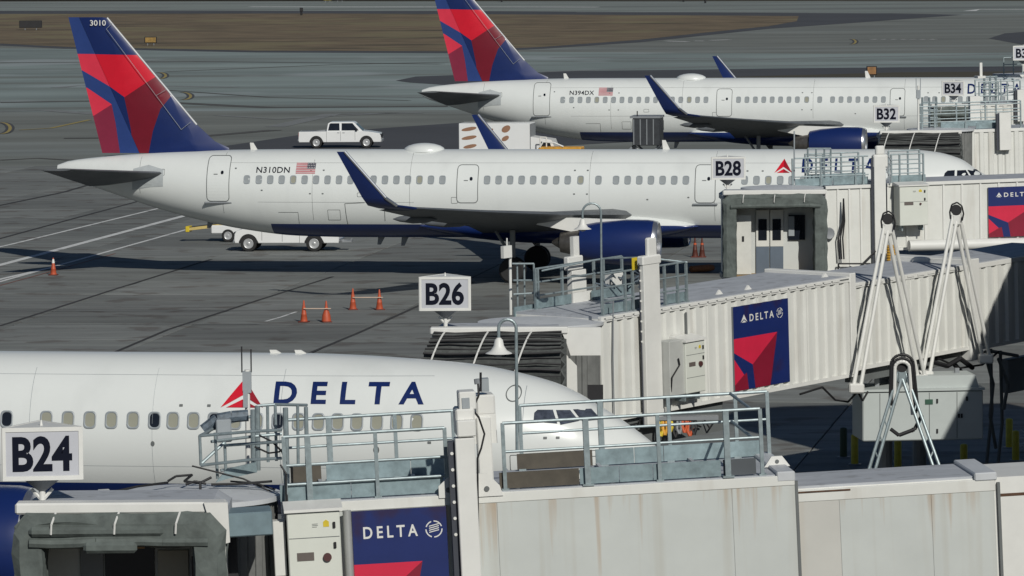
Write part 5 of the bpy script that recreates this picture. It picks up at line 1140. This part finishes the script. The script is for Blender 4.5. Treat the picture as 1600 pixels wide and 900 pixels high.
# ================= gate B34 and B36 bridges, mostly beyond the right edge
b34 = Br("white jet bridge of gate B34 with cluttered railed roof, at the right edge", 1528, 163, 264.0, 12.0, 1.0, 2.7)
T = b34.T; V = b34.V; tunnel(b34, 0, 6, 0, 2.7, 0, 2.9, .45, .06); zr = 2.73
b34.rails(.15, [1536, 1552, 1566, 1580, 1600], zr + 1.15, zr, [zr + .78, zr + .4]); b34.rails(2.8, [1530, 1545, 1570, 1590], zr + 1.15, zr, [zr + .78, zr + .4])
for px in (1538, 1547, 1556): prun(b34, [V(px, 118, 1.0), V(px, 160, 1.0)], .06)
for py in (120, 130, 140, 150): prun(b34, [V(1536, py, 1.0), V(1558, py, 1.0)], .05)
lift_column(b34, 1590, 140, 1602, 190, -.4, -.05)
b = B(); b34.rect(b, 1528, 122, 1540, 119, .5, 1.2); b34.rect(b, 1531, 119, 1535, 98, .6, .7); b.obj("instrument_mast", WHITE2, T)
cab(b34, 1456, 1530, 166, 262.0, 0.0, 2.6, "open")
b = B(); 
for k in range(12): u = random.uniform(1556, 1600); v = random.uniform(118, 150); b.path([V(u, v, 1.5), V(u + random.uniform(-7, 7), v + random.uniform(-6, 6), 1.5)], .04, 5)
reg(b.obj("hose_tangle", mat("blue_grey_cable", (.10, .13, .16)), T), kind="stuff")
gate_sign("B34", "gate sign B34, rightmost but one of the gate signs, against the farthest airliner", 1489, 138, 262.6, 34, -12.0, atY(1489, 160, 262.6).z)
b36 = Br("far white jet bridge of gate B36, only its cab end at the right edge", 1572, 118, 321.0, 12.0, 1.0, 2.7)
T = b36.T; V = b36.V; tunnel(b36, 0, 6, 0, 2.7, 0, 2.9, .45, .06); b36.rails(.15, [1575, 1590, 1604], 3.85, 2.73, [3.4])
gate_sign("B36", "gate sign B36 cut by the right edge, highest of the gate signs", 1600, 83, 319.0, 34, 2.0, atY(1600, 112, 319).z)
# ---------------------------------------------------------------- vehicles and small things
def wheel(parent, x, y, r, w_=.26, loc_z=None):
    z = r if loc_z is None else loc_z; b = B(); b.lathe([(-w_ / 2, r * .62), (-w_ / 2, r * .93), (-w_ / 2 + .03, r), (w_ / 2 - .03, r), (w_ / 2, r * .93), (w_ / 2, r * .62)], (x, y, z), axis='y', n=28, cap=True); o = b.obj("wheel", TYRE, parent, smooth=True)
    s_ = -1 if y < 0 else 1; b = B(); b.lathe([(s_ * (w_ / 2 + .003), r * .64), (s_ * (w_ / 2 + .02), r * .58), (s_ * (w_ / 2 + .006), r * .5), (s_ * (w_ / 2 + .005), r * .25), (s_ * (w_ / 2 + .03), r * .16), (s_ * (w_ / 2 + .032), .01)], (x, y, z), axis='y', n=20); b.obj("rim", mat("rim_grey", (.48, .49, .50), .35, .3), o, smooth=True)
    return o
CARW = mat("vehicle_white_paint", (.74, .75, .75), .28, var=.03, coat=.4)
def pickup(label, loc, rz, wb=3.55, L=5.85):
    T = thing("pickup_truck", label, "pickup truck", loc, (0, 0, rz), "white service pickups")
    xr, xf_ = -L * .5 + 1.25, -L * .5 + 1.25 + wb; r = .40; w2 = .98
    def arch(cx, n=8): return [(cx + .50 * math.cos(math.pi - math.pi * k / n), .42 + .50 * math.sin(math.pi - math.pi * k / n)) for k in range(n + 1)]
    lo = [(-L / 2, .55), (-L / 2 + .02, .42)] + arch(xr) + arch(xf_) + [(L / 2 - .05, .42), (L / 2, .55)]
    cabx0, cabx1 = xr + .72, xf_ - .35
    body = lo + [(L / 2 - .02, .88), (L / 2 - .12, 1.04), (cabx1 + .55, 1.16), (cabx1 + .12, 1.20), (cabx0, 1.20), (cabx0 - .02, 1.17), (-L / 2 + .03, 1.17), (-L / 2, 1.1)]
    b = B(); b.prism(body, -w2, w2); bmesh.ops.bevel(b.bm, geom=[e for e in b.bm.edges if abs(e.verts[0].co.y - e.verts[1].co.y) < 1e-4], offset=.03, segments=1, affect='EDGES'); b.obj("body", CARW, T)
    b = B(); b.bx(-L / 2 + .1, cabx0 - .08, -w2 + .1, w2 - .1, 1.172, 1.176); b.obj("cargo_bed", GREYP, T)
    # cab
    rf0, rf1 = cabx0 + .18, cabx1 - .62; sec = [(cabx0 + .02, 1.19), (rf0 - .06, 1.74), (rf0 + .1, 1.84), (rf1, 1.85), (rf1 + .12, 1.80), (cabx1 + .1, 1.2)]
    b = B(); a = [b.bm.verts.new((x, -w2 + .02 + (z - 1.19) * .22, z)) for x, z in sec]; c = [b.bm.verts.new((x, w2 - .02 - (z - 1.19) * .22, z)) for x, z in sec]; n = len(sec)
    b.face(a); b.face(c[::-1]); [b.face([a[i], c[i], c[(i + 1) % n], a[(i + 1) % n]]) for i in range(n)]; cb = b.obj("cab", CARW, T)
    def glass(nm, P, side):
        b = B(); s2 = -1 if side < 0 else 1; vs = [b.bm.verts.new((x, s2 * (w2 - .012 - (z - 1.19) * .22), z)) for x, z in P]; b.face(vs); b.obj(nm, GLASS, T)
    mid = (rf0 + rf1) / 2
    for sd in (-1, 1):
        glass("side_window", [(cabx0 + .12, 1.25), (rf0 + .04, 1.70), (rf0 + .12, 1.76), (mid - .10, 1.76), (mid - .08, 1.25)], sd); glass("side_window", [(mid + .06, 1.25), (mid + .06, 1.76), (rf1 - .02, 1.76), (cabx1 - .18, 1.25)], sd)
        b = B(); b.bx(mid - .03, mid - .01, sd * (w2 + .001), sd * (w2 + .004), .5, 1.2); b.bx(mid + 1.0, mid + 1.02, sd * (w2 + .001), sd * (w2 + .004), .55, 1.2); b.bx(cabx0, cabx0 + .02, sd * (w2 + .001), sd * (w2 + .004), .45, 1.2); b.obj("door_gap", SEAM, T)
        b = B(); b.bx(mid - .25, mid - .09, sd * w2, sd * (w2 + .03), 1.08, 1.11); b.obj("door_handle", GREYP, T); b = B(); b.bx(mid + .12, mid + .28, sd * w2, sd * (w2 + .03), 1.08, 1.11); b.obj("door_handle", GREYP, T)
        b = B(); b.bx(rf1 + .22, rf1 + .36, sd * (w2 + .02), sd * (w2 + .16), 1.24, 1.40, bev=.02); b.obj("side_mirror", DARK, T)
        b = B(); b.bx(L / 2 - .14, L / 2 + .002, sd * (w2 - .02), sd * (w2 - .34), .78, .98); b.obj("headlight", GLASS, T); b = B(); b.bx(-L / 2 - .006, -L / 2 + .05, sd * (w2 - .01), sd * (w2 - .16), .80, 1.1); b.obj("tail_light", mat("tail_red", (.3, .02, .02), .3), T)
        for cx in (xr, xf_):
            b = B(); b.prism([(cx + .47 * math.cos(t), .42 + .47 * math.sin(t)) for t in [math.pi * k / 12 for k in range(13)]], sd * (w2 + .002), sd * (w2 - .25)); b.obj("wheel_well", DARK, T)
    b = B(); vs = [b.bm.verts.new(v) for v in ((rf1 + .135, -.78, 1.78), (rf1 + .135, .78, 1.78), (cabx1 + .09, .84, 1.24), (cabx1 + .09, -.84, 1.24))]; b.face(vs); b.obj("windscreen", GLASS, T)
    b = B(); b.bx(L / 2 - .03, L / 2 + .06, -w2 + .05, w2 - .05, .42, .60, bev=.02); b.obj("front_bumper", GREYP, T); b = B(); b.bx(-L / 2 - .08, -L / 2 + .01, -w2 + .05, w2 - .05, .48, .64, bev=.02); b.obj("rear_bumper", SILVER, T)
    b = B(); b.bx(L / 2 - .01, L / 2 + .012, -.5, .5, .68, .98); b.obj("grille", DARK, T)
    for cx in (xr, xf_):
        for sd in (-1, 1): wheel(T, cx, sd * (w2 - .12), r)
    return T
g = atZ(533, 230.5); pickup("white crew cab pickup truck parked beyond the N310DN airliner", (g.x, g.y, 0), HEAD + R(6))
g = atZ(452, 391); t2 = pickup("white service truck partly hidden under the N310DN airliner's rear fuselage", (g.x, g.y, 0), HEAD + math.pi + R(3), wb=3.32, L=5.3)
b = B(); b.path([(-2.7, 0, .5), (-3.1, 0, .45), (-3.2, 0, .6)], .05); b.bx(-3.2, -2.7, -.3, .3, .42, .5); b.obj("tow_hitch", GREYP, t2)
# belt loader
g = atZ(357, 376.5); bl = thing("belt_loader", "low white belt loader with a yellow conveyor under the N310DN airliner's tail", "belt loader", (g.x, g.y, 0), (0, 0, HEAD))
b = B(); b.bx(-.75, 1.2, -.8, .8, .42, .86, bev=.05); b.obj("body", CARW, bl); b = B(); b.bx(.1, .9, .0, .7, .86, 1.25, bev=.04); b.obj("engine_cover", CARW, bl)
b = B(); b.prism([(-2.0, .72), (-1.95, .58), (2.6, 1.12), (2.6, 1.28)], -.72, -.05); b.obj("conveyor", mat("pale_yellow_paint", (.55, .43, .16), .5, var=.15), bl)
b = B(); b.prism([(-1.9, .735), (2.55, 1.29), (2.55, 1.31), (-1.9, .755)], -.65, -.12); b.obj("belt", DARK, bl); b = B(); b.bx(-2.1, -1.9, -.8, 0, .5, .8, bev=.03); b.obj("bumper_roller", YELL, bl)
for x_ in (0.15, 1.0): [wheel(bl, x_, sd * .72, .33, .22) for sd in (-1, 1)]
# catering / box truck
g = atY(773, 225, 314.5); bt = thing("box_truck", "white box truck body with rust brown leaf shapes behind a blue winglet", "box truck", (g.x, g.y, 0), (0, 0, HEAD))
b = B(); b.bx(-2.3, 2.25, 0, 2.3, .95, 3.35, bev=.03); b.obj("cargo_box", CARW, bt); b = B(); b.bx(-2.3, 2.25, .2, 2.1, .55, .94); b.obj("chassis", DARK, bt)
b = B(); b.prism([(2.28, .6), (3.9, .6), (3.95, 1.4), (3.6, 2.3), (2.28, 2.5)], .15, 2.15); b.obj("cab", CARW, bt); b = B(); b.prism([(2.9, 1.5), (3.7, 1.5), (3.5, 2.15), (2.9, 2.2)], .138, .148); b.obj("side_window", GLASS, bt)
LEAF = mat("rust_brown_print", (.28, .15, .09), .6)
for cx, cz, lx, lz in ((-1.6, 3.0, .62, .12), (-1.6, 2.45, .62, .12), (-1.55, 1.9, .55, .12), (.75, 3.0, .36, .22), (.7, 2.4, .3, .16), (-.3, 2.9, .3, .1)):
    bm = polybm([(cx + .85 * lx * math.cos(t) * (1 if math.cos(t) < 0 else .85), cz + lz * math.sin(t) + .08 * math.cos(t)) for t in [2 * math.pi * k / 16 for k in range(16)]])
    for v in bm.verts: v.co.y = -.006
    bmobj(bm, "leaf_shape", LEAF, bt)
for x_ in (-1.2, 3.0): [wheel(bt, x_, 1.15 + sd * .95, .45, .3) for sd in (-1, 1)]
b = B(); b.bx(2.255, 2.275, .0, 2.3, .95, 3.3); b.obj("front_frame", GREYP, bt)
# orange machine and dark container
g = atY(873, 225, 312.5); om = thing("orange_loader", "low orange and yellow ground machine behind the N310DN airliner's crown", "loader", (g.x, g.y, 0), (0, 0, HEAD))
b = B(); b.bx(-1.3, 1.4, 0, 1.6, 1.2, 1.9, bev=.05); b.obj("body", ORGY, om); b = B(); b.bx(-1.2, 1.3, .1, 1.5, .45, 1.19); b.obj("chassis", DARK, om)
for k in range(8): b = B(); b.bx(-1.2 + k * .32, -1.08 + k * .32, -.02, 0, 1.3, 1.75); b.obj("slat", YELL if k % 2 else DARK, om)
b = B(); b.path([(-1.2, 0, 1.9), (-1.0, 0, 2.25), (-.3, 0, 2.2), (.3, 0, 1.95)], .05); b.path([(-1.3, .8, 1.9), (-1.3, .8, 2.5), (-.9, .8, 2.5), (-.9, .8, 1.9)], .04); b.obj("handrail", WHITE2, om)
for x_ in (-.8, .9): [wheel(om, x_, .8 + sd * .7, .4, .3) for sd in (-1, 1)]
g = atY(1010, 222, 302); dc_ = thing("dark_container_loader", "dark box container on a raised loader below the farthest airliner's cabin windows", "container loader", (g.x, g.y, 0), (0, 0, HEAD))
DB = mat("near_black_steel", (.03, .034, .04), .6, var=.3, scale=3)
b = B(); b.bx(-.85, .8, 0, 2.0, 2.5, 4.15, bev=.03); b.obj("container", DB, dc_); b = B(); b.bx(-1.0, .85, -.06, 2.06, 4.16, 4.28); b.obj("container_roof", GREYP, dc_); b = B(); b.bx(-1.0, 1.0, .1, 1.9, .5, 1.0); b.obj("chassis", DB, dc_)
b = B(); b.tube((-.8, .3, 1), (.75, .3, 2.5), .06); b.tube((.75, .3, 1), (-.8, .3, 2.5), .06); b.tube((-.8, 1.7, 1), (.75, 1.7, 2.5), .06); b.tube((.75, 1.7, 1), (-.8, 1.7, 2.5), .06); b.obj("scissor_lift", GREYP, dc_)
b = B(); b.tube((-.55, 0, 4.28), (-.55, 0, 4.6), .035); b.obj("beacon", DARK, dc_); b = B(); b.prism([(-.9, 2.5), (-2.2, 1.0), (-2.1, 1.0), (-1.2, 1.0), (-.9, 1.0)], .2, 1.8); b.obj("side_panel", GREYP, dc_)
for k in range(4): b = B(); b.bx(-.8 + k * .4, -.74 + k * .4, -.03, 0, 2.55, 4.1); b.obj("rib", GREYP, dc_)
for x_ in (-.7, .7): [wheel(dc_, x_, 1 + sd * .8, .4, .3) for sd in (-1, 1)]

# cones
CO = mat("cone_orange", (.44, .078, .03), .55, var=.2, scale=6); CONE_SHADE = mat("cone_shaded_orange", (.09, .022, .014), .6, var=.2)  # darker orange has the shade on the pair by the engine painted in
cone_me = None
def cone(label, px, py, hh, loc=None, m=CO, band=False, grp="orange traffic cones on the apron"):
    g = atZ(px, py) if loc is None else loc; T = thing("traffic_cone", label, "traffic cone", (g.x, g.y, 0), (0, 0, random.uniform(-.4, .4)), grp)
    b = B(); b.bx(-.2, .2, -.2, .2, 0.0, .045, bev=.012); b.obj("base", mat("cone_base_dark_red", (.14, .03, .02), .7), T)
    b = B(); b.lathe([(.045, .155), (hh * .35, .112), (hh * .36, .118), (hh * .38, .108), (hh * .8, .05), (hh * .97, .032), (hh, .02)], (0, 0, 0), axis='z', n=20, cap=True); b.obj("cone_body", m, T, smooth=True, sharp=60)
    b = B(); b.lathe([(hh * (.62 if not band else .70), (.080 if not band else .072)), (hh * (.70 if not band else .93), (.068 if not band else .044))], (0, 0, 0), axis='z', n=20); b.obj("collar", WHITE2 if band else ORANGE, T, smooth=True)
    return T
c1 = cone("orange traffic cone, leftmost of the four behind the nearest airliner", 475, 503.5, .92); c2 = cone("bulging orange traffic cone, second from left of the four, nearer pair", 510, 503.5, .90)
b = B(); b.lathe([(.05, .2), (.3, .17), (.5, .10), (.52, .05)], (0, 0, 0), axis='z', n=16, cap=True); b.obj("second_cone_shell", CO, c2, smooth=True)
c3 = cone("orange traffic cone, left one of the farther pair in the empty stand", 551.5, 484, .92); c4 = cone("orange traffic cone, rightmost of the four and nearest to sign B26", 593, 484, .88)
def bar(label, ca, cb, z, ext):
    pa, pb = ca.location.copy(), cb.location.copy(); d = (pb - pa).normalized(); pa.z = pb.z = z; pa += d * .0; T = thing("cone_bar", label, "barrier bar", ((pa + pb) / 2).to_tuple()); b = B(); mm = (pa + pb) / 2
    b.tube(pa - mm + Vector((0, -.13, 0)), pb - mm + d * ext + Vector((0, -.13, 0)), .022, 8); b.obj("bar", mat("bar_orange_white", (.55, .42, .33), .5), T)
bar("pale bar joining the two nearer traffic cones", c1, c2, .58, .2); bar("pale bar joining the two farther traffic cones", c3, c4, .54, .15)
cone("single orange traffic cone with a white collar at the left edge, on the painted lines", 83.5, 430, .82, band=True)
cone("orange cone with painted-in shade, left of two under the N310DN airliner's engine", 1086, 402, 1.0, m=CONE_SHADE); cone("orange cone with painted-in shade, right of two beside the hooded cab", 1097, 402, 1.0, m=CONE_SHADE)
g = atZ(1095, 425); hs = thing("fabric_roll", "tan and orange rolled chock tube lying on the apron left of the hooded cab", "roll", (g.x, g.y, 0), (0, 0, R(38)))
b = B(); b.lathe([(-.62, .01), (-.6, .15), (.5, .17), (.75, .13), (.77, .01)], (0, 0, .17), n=16); b.obj("roll", mat("roll_tan", (.30, .12, .05), .7, var=.3, scale=5), hs, smooth=True)
# bollards
for k, (px, py, lb) in enumerate(((1335.5, 726, "tall yellow bollard standing clear in sunlight, leftmost of the bollards"), (1403, 736, "yellow bollard half in shade left of the lattice frame's right leg"), (1506, 742, "bollard in deep shade under the cooling unit's right end"), (1577, 700, "bollard in shade, left one of the pair at the right edge"), (1587, 720, "yellow bollard, right one of the pair at the right edge"), (1318, 715, "dark green bollard in shade just left of the tallest yellow bollard"))):
    g = atZ(px, py); T = thing("bollard", lb, "bollard", (g.x, g.y, 0), (0, 0, 0), "bollards behind the B26 bridge"); m_ = YELL if k != 5 else mat("dark_green_post", (.05, .07, .03), .6)
    b = B(); b.lathe([(0, .115), (.9, .115), (.94, .09), (.96, .01)], (0, 0, 0), axis='z', n=20, cap=True); b.obj("post", m_, T, smooth=True); b = B(); b.lathe([(0, .2), (.03, .2), (.035, .12)], (0, 0, 0), axis='z', n=16, cap=True); b.obj("base_plate", GREYP, T)
# white wire barrier at the right edge
g = atZ(1596, 705); T = thing("wire_barrier", "tangle of white and yellow wire barrier at the right edge beside the bollards", "barrier", (g.x, g.y, 0)); b = B()
for k in range(9): b.tube((random.uniform(-.3, .5), random.uniform(-.2, .2), random.uniform(0, .7)), (random.uniform(-.3, .5), random.uniform(-.2, .2), random.uniform(.1, .9)), .018, 5)
b.obj("wire_mesh", WHITE2, T)
# airfield signs
def afsign(px, py, w_, hgt, m, label, legs=2, rz=0):
    g = atZ(px, py); T = thing("airfield_sign", label, "airfield sign", (g.x, g.y, 0), (0, 0, rz), "signs beside the taxiways")
    b = B(); b.bx(-w_ / 2, w_ / 2, -.15, .15, .3, .3 + hgt, bev=.04); b.obj("sign_box", DARK, T)
    if m: b = B(); b.bx(-w_ / 2 + .1, w_ / 2 - .1, -.17, -.152, .38, .22 + hgt); b.obj("sign_face", m, T)
    for k in range(legs): x = -w_ / 2 + w_ * (k + .5) / legs; b = B(); b.tube((x, 0, 0), (x, 0, .3), .06, 8); b.obj("leg", GREYP, T)
afsign(48, 47, 3.1, 1.0, None, "long black airfield sign standing on the dry grass at the left")
afsign(235.5, 71, 1.5, .75, mat("lamp_amber", (.26, .16, .04), .5, var=.4, scale=4), "small amber and black airfield sign on the grass behind the nearer tail fin")
afsign(512, 3.5, 1.5, .8, YELL, "yellow airfield sign cut by the top edge of the photo"); afsign(531, 3.5, 1.5, .8, None, "black airfield sign beside the yellow one at the top edge")
afsign(1362, 122, 1.0, .85, mat("lamp_orange_brown", (.28, .14, .05), .5, var=.4), "orange and black airfield sign beyond the farthest airliner")
for px, py, lb in ((471, 24, "small dark runway marker post beyond the dry grass"), (1102, 5, "small dark marker post at the top edge, right of the far tail fin"), (784, 3, "small dark marker post at the top edge beside the far tail fin"), (1068, 3, "smaller dark marker post at the top edge")):
    g = atZ(px, py); T = thing("marker_post", lb, "marker post", (g.x, g.y, 0), (0, 0, 0), "marker posts beside the runway"); b = B(); b.tube((0, 0, 0), (0, 0, .9), .16, 8); b.obj("post", DARK, T); b = B(); b.bx(-.25, .25, -.2, .2, .6, 1.15, bev=.05); b.obj("lamp_head", DARK, T)
# unseen vaulted block, added to throw the round-topped shade behind the B26 bridge
tw = thing("shade_block", "pale round-topped block added beyond the right edge to shade the apron", "building", (15.9, 140.3, 0))
b = B(); b.prism([(0, 0), (0, 15.6), (.5, 17.6), (1.8, 19.2), (4, 20.0), (7, 20.3), (12, 20.3), (12, 0)], 0, 1.0); b.obj("wall", mat("concourse_wall", (.40, .39, .36), .7, var=.1), tw)
for k in range(5): b = B(); b.bx(2.2, 5.2, -.02, .02, 2 + 3.4 * k, 3.6 + 3.4 * k); b.obj("window", GLASS, tw)
# concourse building beyond the right edge: throws the slanting shade on the B26 tunnel
cb = thing("concourse_building", "pale concourse building just beyond the right edge, shading the B26 bridge", "building", (27.9, 104, 0))
CBW = mat("concourse_wall", (.40, .39, .36), .7, var=.1); b = B(); b.bx(-10.5, 16, -44, 44, 0, 12.0); b.obj("wall", CBW, cb); b = B(); b.bx(-10.6, 16.1, -44.1, 44.1, 12.0, 12.15); b.obj("roof", ROOFM, cb)
for k in range(14):
    for z_ in (3.2, 7.6): b = B(); b.bx(-10.53, -10.505, -42 + k * 6, -37.5 + k * 6, z_, z_ + 2.4); b.obj("window", GLASS, cb)
